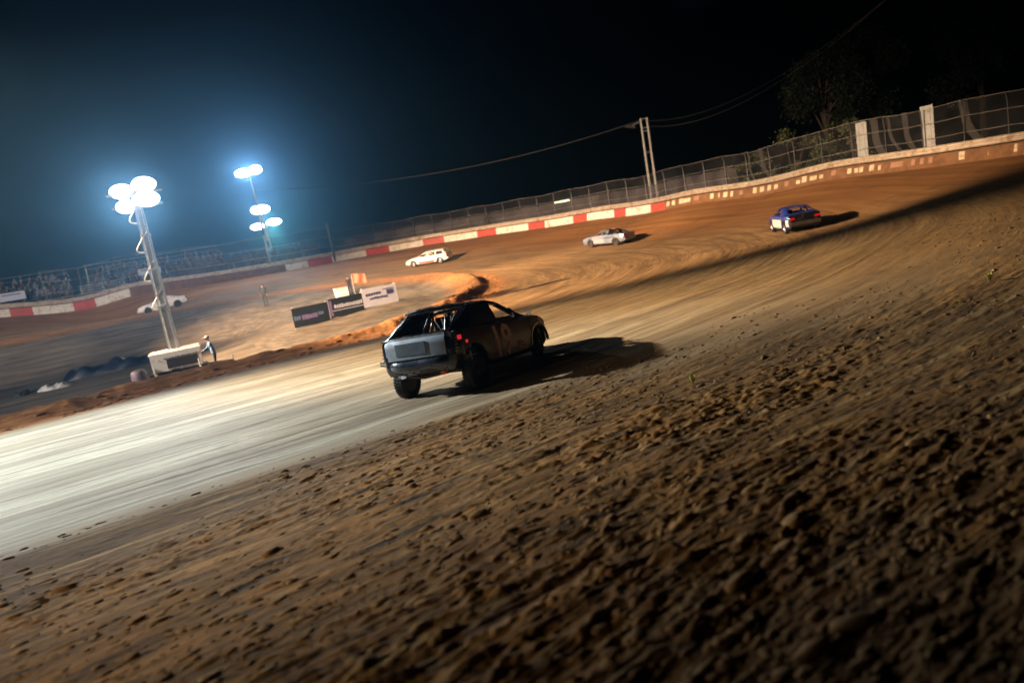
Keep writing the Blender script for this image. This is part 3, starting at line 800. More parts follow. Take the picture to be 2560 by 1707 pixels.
def stroke(a0, a1, z0, z1, mb, lean=.05):
    p0, t, n = wall_at((a0+a1)/2); zb = wall_z((a0+a1)/2); h = (a1-a0)/2
    def pt(s, z):
        o = .30-(z-.18)/.56*.10 + .004
        q = p0+t*(s+lean*(z-z0)/.5)+n*o
        return Vector((q.x, q.y, zb+z))
    f = [pt(-h, z0), pt(h, z0), pt(h, z1), pt(-h, z1)]; bk = [v-n*.05 for v in f]
    mb.add(f+bk, [(0, 1, 2, 3), (7, 6, 5, 4), (0, 4, 5, 1), (1, 5, 6, 2), (2, 6, 7, 3), (3, 7, 4, 0)])
L_A = [(162.01, 162.41, 1), (162.75, 163.22, 1), (163.68, 164.21, 1), (164.28, 165.13, .8), (167.64, 168.08, 1), (168.4, 168.84, .9), (169.28, 169.78, 1), (170.15, 170.45, 1), (172.77, 173.2, 1), (173.55, 174.0, 1), (174.38, 174.76, 1), (175.12, 175.48, .8),
       (177.37, 177.76, .6), (177.93, 178.37, 1), (178.69, 179.33, .7), (179.59, 179.9, .6), (181.96, 182.29, .8), (182.5, 182.8, .7), (182.88, 183.2, .8), (183.68, 184.03, .9), (184.34, 184.55, .7), (191.42, 191.78, 1), (191.95, 192.19, 1), (192.47, 192.75, 1), (192.92, 193.34, 1), (193.8, 194.5, 1)]
mb = MB()
for a, b_, h in L_A: stroke(a, b_, .22, .24+.42*h, mb)
for a, b_ in ((189.01, 190.89),): stroke(a, b_, .20, .68, mb)
mb.build('lettering', M_LETTER, wall)
mb = MB()
for a, b_ in ((165.58, 166.23), (166.68, 167.0), (185.25, 186.11), (186.7, 186.95), (187.28, 187.52), (187.83, 188.07), (171.2, 171.6), (176.2, 176.6), (180.6, 181.0)): stroke(a, b_, .26, .62, mb)
mb.build('faded_lettering', M_LETTER2, wall)

def mesh_veil(name, col, alpha, scale=0.0):
    m, nt, b, out = nodes_of(name)
    b.inputs['Base Color'].default_value = (*col, 1); b.inputs['Roughness'].default_value = .7
    tr = nt.nodes.new('ShaderNodeBsdfTransparent'); mx = nt.nodes.new('ShaderNodeMixShader')
    tc = nt.nodes.new('ShaderNodeTexCoord').outputs['Object']
    f = noise(nt, .55, 3, .6, tc)
    nt.links.new(ramp(nt, f, .35, .65, alpha*.55, min(1, alpha*1.35)), mx.inputs[0])
    nt.links.new(tr.outputs[0], mx.inputs[1]); nt.links.new(b.outputs[0], mx.inputs[2]); nt.links.new(mx.outputs[0], out.inputs['Surface'])
    return m
M_VEIL = mesh_veil('chain_link_mesh', (.13, .14, .17), .08)
M_SCREEN = mesh_veil('shade_cloth', (.075, .064, .072), .55)

def fence(label, a0, a1, hgt, bay, curl, screen, seed, cab=.016):
    root = empty('catch_fence', (0, 0, 0), 0, label, 'fence'); rr = random.Random(seed)
    off = -.10; n_ = int((a1-a0)/bay)
    top = lambda a: hgt*(1+.02*math.sin(a*.9))
    def pos(a, h):
        p, t, n = wall_at(a); c = max(0, h-hgt*.72)/(hgt*.28)
        q = p+n*(off+curl*c*c); return Vector((q.x, q.y, wall_z(a)+.7+h))
    for i in range(n_+1):
        a = a0+(a1-a0)*i/n_; hh = top(a)
        MB().tube([pos(a, hh*q)+Vector((0, 0, 0)) for q in (0, .3, .72, .82, .92, 1.0)], .038, 6).build('post', M_POST, root, True)
    for q in (.36, .68, .985):
        arcs = np.arange(a0, a1, bay/3)
        MB().tube([pos(a, top(a)*q)+Vector((0, 0, -.03*math.sin(math.pi*((a-a0)/bay % 1)))) for a in arcs], cab, 5).build('cable', M_CABLE, root, True)
    def sheet(name, q0, q1, mat, o2, b0, b1, nh=4):
        arcs = np.arange(b0, b1, bay/2); vs = []; fs = []
        for a in arcs:
            for j in range(nh+1):
                p = pos(a, top(a)*(q0+(q1-q0)*j/nh)); n = wall_at(a)[2]; vs.append(p-n*(o2+.05*math.sin(a*3.1)*math.sin(j)))
        for i in range(len(arcs)-1):
            for j in range(nh): k = i*(nh+1)+j; fs.append((k, k+nh+1, k+nh+2, k+1))
        MB().add(vs, fs).build(name, mat, root, True)
    sheet('wire_mesh', 0, .98, M_VEIL, .05, a0, a1)
    if screen: sheet('shade_cloth', .02, screen[2], M_SCREEN, .12, screen[0], screen[1])
    return root
fence('tall grey catch fence before the stands, left of the taller end post', 84.8, 115.4, 3.7, 3.4, 0.0, (97, 115.4, .55), 1, .024)
fence('long grey catch fence above the wall round the whole turn, three cables', 115.9, 218, 3.05, 2.55, .16, (115.9, 172, .62), 2)
# taller end post where the two fences meet
p, t, n = wall_at(115.6); 
o = MB().tube([(p.x, p.y-.2, wall_z(115.6)), (p.x, p.y-.2, wall_z(115.6)+4.9)], .16, 8).build('fence_post', M_POST); tag(o, 'thick dark end post where the low stand fence meets the turn fence', 'post')
# two white sheet panels on the fence at the right
for a, lab, hh in ((182.9, 'white sheet panel standing against the turn fence, the left of two', 3.0), (187.6, 'white sheet panel standing against the turn fence, the right of two', 3.25)):
    p, t, n = wall_at(a); root = empty('sheet_panel', (p.x-n.x*.35, p.y-n.y*.35, wall_z(a)+.65), math.atan2(t.y, t.x), lab, 'panel', 'white sheet panels on the turn fence')
    mb = MB()
    for i in range(4): mb.box((-.30+.2*i, .02*(i % 2), hh/2), (.205, .03, hh))
    mb.build('sheet', pmat('white_sheet', (.40, .42, .44), .5, 0, .1, 3, (.25, .19, .2), .3), root)
    mb = MB()
    for z in (.3, hh*.55, hh-.3): mb.box((0, .09, z), (.86, .06, .08))
    mb.build('batten', M_POST, root)
# flapping strips of cloth beside the panels
for k, a in enumerate((172.6, 174.0, 184.4, 185.4, 186.6, 190.3)):
    p, t, n = wall_at(a); mb = MB(); vs = []; fs = []; w_ = .12+.07*(k % 3)
    for i in range(9):
        q = i/8; bend = .9*q*q*(1 if k % 2 else .6)
        for s_ in (-w_, w_):
            c = p+t*(s_+bend-.5)-n*(.30+.08*math.sin(i+s_)); vs.append((c.x, c.y, wall_z(a)+3.75-q*2.7))
    for i in range(8): fs.append((2*i, 2*i+1, 2*i+3, 2*i+2))
    b_ = len(vs); vs += [(x+n.x*.012, y+n.y*.012, z) for x, y, z in vs]; fs += [tuple(b_+q for q in reversed(f)) for f in fs]
    o = mb.add(vs, fs).build('cloth_strip', M_SCREEN if k > 8 else pmat('grey_cloth', (.03, .026, .027), .9, 0, .25, 2), None, True)
    tag(o, ['short torn cloth strip on the fence above the green bushes', 'torn cloth strip on the fence right of the first short one above the bushes', 'curved grey cloth strip hanging just right of the left white sheet panel', 'curved grey cloth strip midway between the two white sheet panels', 'curved grey cloth strip hanging just left of the right white sheet panel', 'wide grey cloth strip hanging right of the right white sheet panel'][k], 'cloth', 'cloth strips on the turn fence')

# ------------------------------------------------------------------ portable light tower
M_LAMP = emat('lamp_glass', (.97, .99, 1.0), 40)
M_LAMP_G = emat('lamp_glass_green', (.86, 1.0, .90), 30)
M_LAMP_P = emat('lamp_glass_rose', (1.0, .93, .88), 30)
TX, TY = -15.75, 32.2
tower = empty('light_tower', (TX, TY, gz(TX, TY)), R(22), 'portable light tower trailer in the infield with white cabinet and four glaring lamp heads', 'light tower')
mb = MB(); mb.box((0, 0, 1.12), (2.15, 1.05, .86)); mb.box((0, 0, 1.57), (2.25, 1.15, .07), None, .94)
M_CAB = pmat('white_cabinet', (.74, .74, .72), .4, 0, .08, 3, (.42, .28, .18), .2, .2)
mb.build('cabinet', M_CAB, tower)
mb = MB(); mb.box((.25, -.535, 1.0), (1.35, .03, .42))
for i in range(6): mb.box((.25, -.555, .84+i*.065), (1.25, .02, .03), Matrix.Rotation(.5, 3, 'X'))
mb.build('louvre_door', M_DARKST, tower)
MB().box((.22, -.56, 1.27), (1.5, .05, .06)).box((.2, -.57, .74), (1.1, .06, .05)).build('trim_rail', M_SILVER, tower)
mb = MB(); mb.box((0, 0, .60), (2.3, .9, .12)); mb.box((0, -.42, .6), (2.5, .08, .1)); mb.box((0, .42, .6), (2.5, .08, .1)); mb.build('chassis', M_DARKST, tower)
mb = MB(); mb.tube([(1.1, -.3, .58), (2.4, 0, .52)], .045, 6); mb.tube([(1.1, .3, .58), (2.4, 0, .52)], .045, 6); mb.tube([(2.4, 0, .0), (2.4, 0, .75)], .04, 6); mb.build('drawbar', M_GALV, tower, True)
for sy in (-1, 1):
    w_ = empty('wheel', (-.15, sy*.62, .33)); w_.parent = tower; w_.rotation_euler = (0, 0, R(90))
    MB().lathe([(.2, -.09), (.31, -.10), (.33, 0), (.31, .10), (.2, .09)], axis='x', seg=20, close=True).build('tyre', M_RUBBER, w_, True)
    MB().lathe([(.2, -.07), (.15, .0), (.05, .05), (.001, .05)], axis='x', seg=14).build('rim', M_SILVER, w_, True)
    mb = MB()
    for i in range(9):
        a = math.pi*i/8; mb.box((-.15+.40*math.cos(a), sy*.62, .35+.38*math.sin(a)), (.17, .26, .03), Matrix.Rotation(math.pi/2-a, 3, 'Y'))
    mb.build('mudguard', M_DARKST, tower)
for sx in (-1, 1):
    for sy in (-1, 1):
        MB().box((sx*.95, sy*.75, .6), (.07, .7, .07)).tube([(sx*.95, sy*1.1, 1.05), (sx*.95, sy*1.1, .03)], .03, 6).box((sx*.95, sy*1.1, .02), (.24, .24, .04)).build('outrigger', M_GALV, tower)
ztop = 8.85
mb = MB()
secs = [(1.55, 3.7, .40), (3.7, 5.4, .36), (5.4, 7.0, .32), (7.0, ztop, .28)]
for z0, z1, s_ in secs:
    h = s_/2
    for sx in (-1, 1):
        for sy in (-1, 1): mb.box((sx*h, sy*h, (z0+z1)/2), (.07, .07, z1-z0))
    k = int((z1-z0)/.36)
    for i in range(k+1):
        z = z0+(z1-z0)*i/k
        for sx in (-1, 1): mb.box((sx*h, 0, z), (.05, s_-.07, .05)); mb.box((0, sx*h, z), (s_-.07, .05, .05))
    mb.box((0, 0, z1-.03), (s_+.12, s_+.12, .07))
    mb.box((0, 0, (z0+z1)/2), (s_*.62, s_*.62, z1-z0-.1))
mb.build('mast', pmat('mast_steel', (.46, .48, .50), .45, .3, .15, 3), tower)
pts = []
for i in range(140):
    q = i/139; z = 3.2+q*5.4; a = q*4*2*math.pi; rad = .22+.16*max(0, -math.cos(a))
    pts.append((rad*math.cos(a)-.10, rad*math.sin(a)*.8, z-.25*max(0, -math.cos(a))))
MB().tube(pts, .03, 6).build('coiled_cable', pmat('cable_jacket', (.36, .37, .38), .5, 0, .1, 4), tower, True)
MB().box((0, 0, ztop+.05), (2.3, .09, .09)).box((0, 0, ztop-.55), (2.1, .08, .08)).box((0, 0, ztop-.25), (.14, .14, .8)).build('lamp_bar', M_GALV, tower)
fa = Vector((-TX*.55-2, -TY*.75, 0)).normalized()
LAMPS = []
inv = Matrix.Rotation(-R(22), 3, 'Z')
rgt = inv @ Vector((.90, -.43, 0)).normalized(); fdir = inv @ Vector((.40, -.90, -.12)).normalized()
def lamp_head(parent, c, facing, rx, rz, mat, name='lamp_head'):
    """a reflector bowl with glass, c = centre of the glass in the parent's space"""
    q = facing.to_track_quat('Z', 'Y').to_matrix()
    hd = MB()
    def ringv(r, z): return [Vector(c)+q @ Vector((r*rx*math.cos(2*math.pi*k/20), r*rz*math.sin(2*math.pi*k/20), z)) for k in range(20)]
    prof = [(1.06, 0.0), (1.08, -.05), (.9, -.20), (.6, -.33), (.25, -.40)]
    vs = []; fs = []
    for r_, z_ in prof: vs += ringv(r_, z_)
    for i in range(len(prof)-1):
        for k in range(20): k2 = (k+1) % 20; fs.append((i*20+k, i*20+k2, (i+1)*20+k2, (i+1)*20+k))
    fs.append(tuple(80+k for k in range(20))); hd.add(vs, fs)
    h = hd.build(name, M_GALV, parent, True)
    vs = ringv(1.0, .0)+ringv(.72, .07)+ringv(.35, .11); fs = []
    for i in range(2):
        for k in range(20): k2 = (k+1) % 20; fs.append((i*20+k, i*20+k2, (i+1)*20+k2, (i+1)*20+k))
    fs.append(tuple(40+k for k in range(20)))
    g = MB().add(vs, fs).build('lamp_glass', mat, h, True)
    return h
for sx, dz, sc in ((-.80, .25, .90), (-.74, -.45, .80), (.74, .30, .90), (.70, -.34, .95)):
    c = rgt*sx + Vector((0, 0, ztop+dz)) + fdir*.2
    lamp_head(tower, c, fdir, .53*sc, .35*sc, M_LAMP)
    LAMPS.append(tower.matrix_basis @ c if False else Vector((TX, TY, gz(TX, TY))) + Matrix.Rotation(R(22), 3, 'Z') @ (c+fdir*.3))

# ------------------------------------------------------------------ light poles behind the far wall
def light_pole(x, y, lamps, label, zt, arm=None):
    z0 = gz(x, y); root = empty('light_pole', (x, y, z0), 0, label, 'light pole', 'light poles behind the far wall')
    MB().tube([(0, 0, -.3), (0, 0, zt*.5), (0, 0, zt)], [.17, .14, .10], 10).build('pole', M_GALV, root, True)
    zs = sorted(set(round(l[1], 2) for l in lamps))
    for k, (dx, dz, rx, rz, mat) in enumerate(lamps):
        c = Vector((dx, -.25, dz)); lamp_head(root, c, Vector((.18, -.95, -.22)).normalized(), rx, rz, mat)
        MB().tube([(0, 0, dz+.1), (dx, -.02, dz)], .05, 6).build('bracket', M_GALV, root)
    MB().tube([(0, -.16, zt*.35), (0, -.16, zt*.45)], .12, 6).build('junction_box', M_POST, root)
    return root
def rel(x, y, z): return z-gz(x, y)
light_pole(-28.5, 88, [(-.75, rel(-28.5, 88, 15.1), .92, .5, M_LAMP), (.85, rel(-28.5, 88, 15.25), .75, .5, M_LAMP)], 'tallest far light pole with one long bright pair of lamps on top', rel(-28.5, 88, 15.5))
light_pole(-30.4, 95, [(0, rel(-30.4, 95, 11.05), 1.2, .58, M_LAMP)], 'far light pole with a single white lamp right of the tallest pole', rel(-30.4, 95, 11.5))
light_pole(-34.9, 110, [(-1.3, rel(-34.9, 110, 9.9), 1.05, .46, M_LAMP_P), (1.35, rel(-34.9, 110, 10.2), 1.1, .5, M_LAMP_G)], 'lowest far light pole carrying a rose lamp and a greenish lamp', rel(-34.9, 110, 10.7))

# unlit H-frame pole with a floodlight arm
hx, hy = 21.0, 88.0
root = empty('pole_frame', (hx, hy, gz(hx, hy)), R(10), 'unlit twin-post pole frame with a floodlight arm, behind the turn fence', 'pole')
ht = 13.3-gz(hx, hy)
for sx in (-1, 1): MB().tube([(sx*.42, 0, -.3), (sx*.42, 0, ht)], [.17, .13], 8).build('post', pmat('pale_post', (.46, .46, .46), .6, .2, .2, 2), root, True)
for z in (ht-.1, ht-1.2, ht-1.6, ht-4.2): MB().box((0, 0, z), (1.0, .12, .12)).build('cross_bar', M_GALV, root)
MB().tube([(-.4, 0, ht-.35), (-1.9, -.2, ht-.75)], .09, 6).build('arm', M_GALV, root)
MB().box((-2.0, -.2, ht-.8), (1.3, .6, .26), Matrix.Rotation(.25, 3, 'Y'), .8).build('floodlight', M_SILVER, root)

# tall dim pole at the right edge
ux, uy = 29.9, 36.6
root = empty('utility_pole', (ux, uy, gz(ux, uy)), 0, 'tall dark wooden utility pole behind the fence at the far right', 'pole')
MB().tube([(0, 0, -.3), (0, 0, 8), (0, 0, 15)], [.26, .22, .17], 12).build('pole', M_WOOD, root, True)
MB().box((0, 0, 14.4), (2.4, .14, .16)).build('cross_arm', M_WOOD, root)

def wire(a, b, sag, r, label, name='power_line', n=40, g=None):
    a, b = Vector(a), Vector(b); pts = []
    for i in range(n+1):
        q = i/n; p = a.lerp(b, q); p.z -= sag*4*q*(1-q); pts.append(p)
    o = MB().tube(pts, r, 5).build(name, M_WIRE, None, True); tag(o, label, 'cable', g); return o
wire((-28.4, 88, 12.9), (20.6, 88, 13.1), 1.9, .03, 'long thin power line sagging from the tallest far light pole to the twin-post frame')
wire((21.4, 88, 12.2), (29.9, 36.6, 16.2), 3.6, .012, 'lower of the two wires from the twin-post frame to the dark utility pole')
wire((21.4, 88, 12.9), (30.6, 36.6, 16.3), 3.4, .009, 'upper of the two wires from the twin-post frame to the dark utility pole')

# tube lamp behind the fence
tx, ty = 8.9, 84.0
root = empty('tube_lamp', (tx, ty, gz(tx, ty)), R(-25), 'yellow-green tube lamp glowing behind the turn fence', 'lamp')
MB().tube([(0, .1, -.2), (0, .1, 2.5)], .05, 6).build('post', M_POST, root)
MB().box((0, .03, 2.42), (2.1, .14, .10)).build('housing', M_POST, root)
MB().tube([(-.98, -.08, 2.40), (.98, -.08, 2.40)], .07, 8).build('tube', emat('tube_glow', (.86, 1.0, .50), 6), root, True)

# ------------------------------------------------------------------ infield boards and clutter
M_BOARD_D = pmat('dark_banner', (.012, .016, .022), .5, 0, .3, 3)
M_BOARD_W = pmat('pale_banner', (.58, .57, .68), .5, 0, .08, 3)
M_INK_P = pmat('violet_print', (.18, .13, .30), .5, 0, .3, 6)
M_INK_B = pmat('blue_print', (.10, .16, .28), .5, 0, .3, 6)
M_INK_W = pmat('white_print', (.48, .48, .56), .5, 0, .2, 6)
M_INK_D = pmat('dark_print', (.05, .06, .16), .5, 0, .3, 6)
def board(x0, y0, x1, y1, label, face, strokes):
    a, b_ = Vector((x0, y0, 0)), Vector((x1, y1, 0)); c = (a+b_)/2; L = (b_-a).length+.16; ang = math.atan2(y1-y0, x1-x0)
    root = empty('banner_board', (c.x, c.y, min(gz(x0, y0), gz(x1, y1), gz(c.x, c.y))+.05), ang, label, 'banner', 'advertising boards in the infield')
    mb = MB(); mb.box((0, 0, .66), (L, .05, 1.2)); mb.build('panel', face, root)
    for sx in (-1, 1): MB().box((sx*(L/2-.08), .07, .62), (.09, .09, 1.4)).build('post', pmat('pale_post_wood', (.45, .42, .40), .7, 0, .2, 4), root)
    for mat, lst in strokes:
        m2 = MB()
        for (u0, u1, v0, v1) in lst: m2.box(((u0+u1)/2*L, -.028, .06+1.2*(v0+v1)/2), ((u1-u0)*L, .008, (v1-v0)*1.2))
        m2.build('lettering', mat, root)
    return root
rr = random.Random(4)
row = lambda u0, u1, v0, v1, n, gap=.25: [(u0+(u1-u0)*i/n, u0+(u1-u0)*(i+1-gap)/n, v0+rr.uniform(0, .03), v1-rr.uniform(0, .05)) for i in range(n)]
board(-12.9, 41.9, -11.05, 42.85, 'black infield board with violet print, leftmost of the three beside the berm', M_BOARD_D, [(M_INK_P, row(-.25, .18, .32, .58, 6, .12)), (M_INK_B, row(-.47, -.28, .34, .60, 3, .2)), (M_INK_B, row(.2, .36, .4, .62, 3))])
board(-10.85, 42.95, -9.0, 43.9, 'black infield board with a pale line of print, between the violet and white boards', M_BOARD_D, [(M_INK_W, row(-.36, .47, .44, .66, 12, .18)+[(-.42, .48, .33, .37)]), (M_INK_P, [(-.49, -.42, .1, .9)])])
board(-8.9, 43.95, -6.95, 44.95, 'pale lilac infield board with dark blue print, nearest the car roof', M_BOARD_W, [(M_INK_D, row(-.40, .05, .58, .74, 6)+row(-.30, .22, .36, .50, 8)+[(.1, .42, .78, .82), (.2, .40, .50, .74)])])

x, y = -13.3, 57.3
root = empty('tub', (x, y, gz(x, y)-.02), R(30), 'white plastic tub beside the orange-shirted person in the infield', 'tub')
MB().box((0, 0, .34), (.98, .62, .68), None, 1.12).build('body', M_WHITE, root); MB().box((0, 0, .71), (1.14, .78, .06)).build('lid', M_WHITE, root)
# drum beside the tower, long navy mound, white sack with dark bag
x, y = -17.0, 30.9
root = empty('drum', (x, y, gz(x, y)-.02), 0, 'dull violet plastic drum at the left end of the light tower cabinet', 'drum')
MB().lathe([(.28, 0), (.33, .1), (.31, .3), (.34, .34), (.34, .40), (.31, .44), (.33, .7), (.30, .92), (.26, .97)], seg=20).build('shell', pmat('violet_plastic', (.17, .14, .21), .6, 0, .3, 4, (.15, .1, .07), .3), root, True)
MB().lathe([(.22, .97), (.22, 1.0), (.05, 1.01)], seg=16).build('lid', M_POST, root, True)
def heap(name, x, y, ang, L, W, Hh, mat, label, cat, seed):
    nx, ny = 36, 12; vs = []; fs = []; r_ = random.Random(seed); ph = [r_.uniform(0, 6) for _ in range(6)]
    ca, sa = math.cos(ang), math.sin(ang)
    for i in range(nx+1):
        for j in range(ny+1):
            u = i/nx*2-1; v = j/ny*2-1
            wv = W*(.6+.4*math.sin((u+1)*1.4+.3))*(1+.15*math.sin(5*u+ph[0]))
            lx, ly = u*L/2, v*wv/2+.12*math.sin(3*u+ph[1])
            e = max(0, 1-abs(u)**4)*max(0, 1-v*v)
            h = Hh*e**.6*(.65+.2*math.sin(7*u+ph[2]+2*v)+.18*math.sin(13*u-3*v+ph[3]))
            X_, Y_ = x+lx*ca-ly*sa, y+lx*sa+ly*ca
            vs.append((X_, Y_, gz(X_, Y_)+max(h, .0)+.012))
    for i in range(nx):
        for j in range(ny): k = i*(ny+1)+j; fs.append((k, k+ny+1, k+ny+2, k+1))
    b_ = len(vs); vs += [(a, b, c-.05) for a, b, c in vs[:b_]]
    fs += [tuple(b_+q for q in reversed(f)) for f in list(fs)]
    ring = [i*(ny+1) for i in range(nx+1)] + [nx*(ny+1)+j for j in range(1, ny+1)] + [i*(ny+1)+ny for i in range(nx-1, -1, -1)] + [j for j in range(ny-1, 0, -1)]
    for p_, q_ in zip(ring, ring[1:]+ring[:1]): fs.append((q_, p_, b_+p_, b_+q_))
    o = MB().add(vs, fs).build(name, mat, None, True); tag(o, label, cat); return o
heap('mound', -24.0, 41.0, R(14), 5.4, 1.3, .75, pmat('navy_mound', (.012, .018, .045), .5, 0, .4, 2), 'long crumpled navy mound stretched out left of the light tower', 'mound', 2)  # long low mound, dark blue all over
heap('sack', -25.4, 37.6, R(14), 1.7, .6, .34, pmat('white_sack', (.6, .6, .6), .7, 0, .1, 4), 'white sack lying in the infield left of the navy mound', 'sack', 5)
heap('bag', -26.75, 37.25, R(14), 1.2, .55, .3, M_SEAT, 'dark bag lying against the left end of the white sack', 'bag', 8)

# ------------------------------------------------------------------ bleachers and crowd
M_ALU = pmat('bare_aluminium', (.66, .68, .70), .3, .6, .08, 4)
M_SEATB = pmat('grey_seat_board', (.20, .20, .23), .6, 0, .2, 3)
def bleacher(a, off, L, rows, seat, label, rail=True, z_=0.0, rise=.34, run=.68):
    p, t, n = wall_at(a); b_ = Vector((p.x, p.y, 0))-n*off
    root = empty('bleachers', (b_.x, b_.y, gz(b_.x, b_.y)+z_), math.atan2(t.y, t.x), label, 'bleachers', 'stands behind the far wall')
    for k in range(rows):
        MB().box((0, k*run, .5+k*rise), (L, .28, .05)).build('seat_board', seat, root)
        MB().box((0, k*run+.34, .12+k*rise), (L, .34, .04)).build('foot_board', M_POST, root)
    nf = max(3, int(L/3))
    for i in range(nf):
        x_ = -L/2+.2+(L-.4)*i/(nf-1); mb = MB()
        mb.tube([(x_, -.1, 0), (x_, -.1, .45)], .03, 5); mb.tube([(x_, (rows-1)*run, 0), (x_, (rows-1)*run, .45+(rows-1)*rise)], .03, 5)
        mb.tube([(x_, -.1, .42), (x_, (rows-1)*run, .42+(rows-1)*rise)], .03, 5)
        mb.build('frame', M_GALV, root)
    if rail:
        zt = .5+(rows-1)*rise; yb = rows*run
        MB().tube([(-L/2, yb, zt+1.15), (L/2, yb, zt+1.15)], .035, 6).build('back_rail', M_ALU, root)
        MB().tube([(-L/2, yb, zt+.65), (L/2, yb, zt+.65)], .03, 6).build('mid_rail', M_GALV, root)
        for i in range(nf): x_ = -L/2+.2+(L-.4)*i/(nf-1); MB().tube([(x_, yb, zt-.6), (x_, yb, zt+1.2)], .025, 5).build('rail_post', M_GALV, root)
    return root
s1 = bleacher(79.0, 3.2, 17, 7, M_SEATB, 'leftmost tall stand packed with people, behind the far wall')
s2 = bleacher(95.8, 3.2, 15, 7, M_SEATB, 'tall stand with people behind the light tower mast')
s3 = bleacher(111.5-3, 3.6, 9, 5, M_SEATB, 'small stand behind the wall below the far light poles')
s4 = bleacher(90.3, 1.0, 4.6, 4, M_ALU, 'small empty bright aluminium bench stand in front of the tall stands', False, .4, .27, .5)
s5 = bleacher(86.4, 1.0, 5.0, 3, M_ALU, 'low empty aluminium benches left of the bright bench stand', False, .15, .27, .5)

def crowd():
    cols = [(.04, .045, .07), (.06, .055, .065), (.025, .025, .03), (.12, .11, .12), (.06, .09, .16), (.20, .19, .20), (.11, .035, .035), (.04, .05, .045), (.13, .10, .08)]
    mats = [pmat('crowd_cloth', c, .8, 0, .2, 2) for c in cols] + [pmat('skin', (.36, .21, .15), .6, 0, .15, 6), pmat('crowd_hair', (.04, .03, .025), .7, 0, .2, 6)]
    mb = MB(); rr = random.Random(12)
    for st, L, rows, rise, run in ((s1, 16.4, 7, .34, .68), (s2, 14.4, 7, .34, .68), (s3, 8.4, 5, .34, .68)):
        T = Matrix.Translation(st.location) @ Matrix.Rotation(st.rotation_euler.z, 4, 'Z')
        for k in range(rows):
            x_ = -L/2+.3
            while x_ < L/2-.2:
                x_ += rr.uniform(.5, .8)
                if rr.random() < .34: continue
                o_ = T @ Vector((x_, k*run, .52+k*rise)); rz = Matrix.Rotation(st.rotation_euler.z+rr.uniform(-.4, .4), 3, 'Z'); lean = rr.uniform(-.1, .2)
                c1 = rr.randrange(9); c2 = rr.choice((0, 1, 2, 4))
                b0 = len(mb.v)
                mb.mi = c1; mb.lathe([(.10, 0), (.17, .05), (.16, .25), (.21, .45), (.17, .54), (.06, .58)], seg=8)
                mb.mi = c2
                for s_ in (-.1, .1): mb.tube([(s_, 0, .06), (s_*1.2, -.42, .06), (s_*1.3, -.44, -.42)], [.085, .07, .05], 6)
                mb.mi = c1
                for s_ in (-1, 1): mb.tube([(s_*.2, 0, .48), (s_*.27, -.08, .26), (s_*.12, -.32, .14)], [.06, .05, .04], 6)
                mb.mi = 9; mb.ball((0, -.02, .70), .105, 8, 6, (1, 1.05, 1.2))
                mb.mi = 10; mb.ball((0, .015, .735), .11, 8, 5, (1, 1, .95))
                for i in range(b0, len(mb.v)):
                    v = Vector(mb.v[i]); v.y -= lean*v.z if v.z > 0 else 0
                    mb.v[i] = tuple(rz @ v + o_)
    o = mb.build('crowd', mats, None, True); tag(o, kind='stuff')
crowd()
# boards standing in the stands
for a, off, z_, w_, h_, lab in ((82.0, 2.2, .55, 2.4, .85, 'pale blue sign board at the front of the leftmost stand'), (95.0, 2.4, .7, 2.4, .7, 'pale sign board before the stand just left of the tower mast')):
    p, t, n = wall_at(a); b_ = p-n*off
    root = empty('sign_board', (b_.x, b_.y, gz(b_.x, b_.y)), math.atan2(t.y, t.x), lab, 'sign', 'pale boards before the stands')
    MB().box((0, 0, z_+.7+h_/2), (w_, .06, h_)).build('panel', pmat('pale_blue_board', (.52, .56, .70), .5, 0, .06, 3), root)
    MB().box((0, -.034, z_+.7+h_*.72), (w_*.7, .008, h_*.16)).build('lettering', M_INK_P, root)
    for sx in (-1, 1): MB().box((sx*w_*.42, .05, (z_+.9)/2), (.07, .05, z_+.9)).build('leg', M_POST, root)

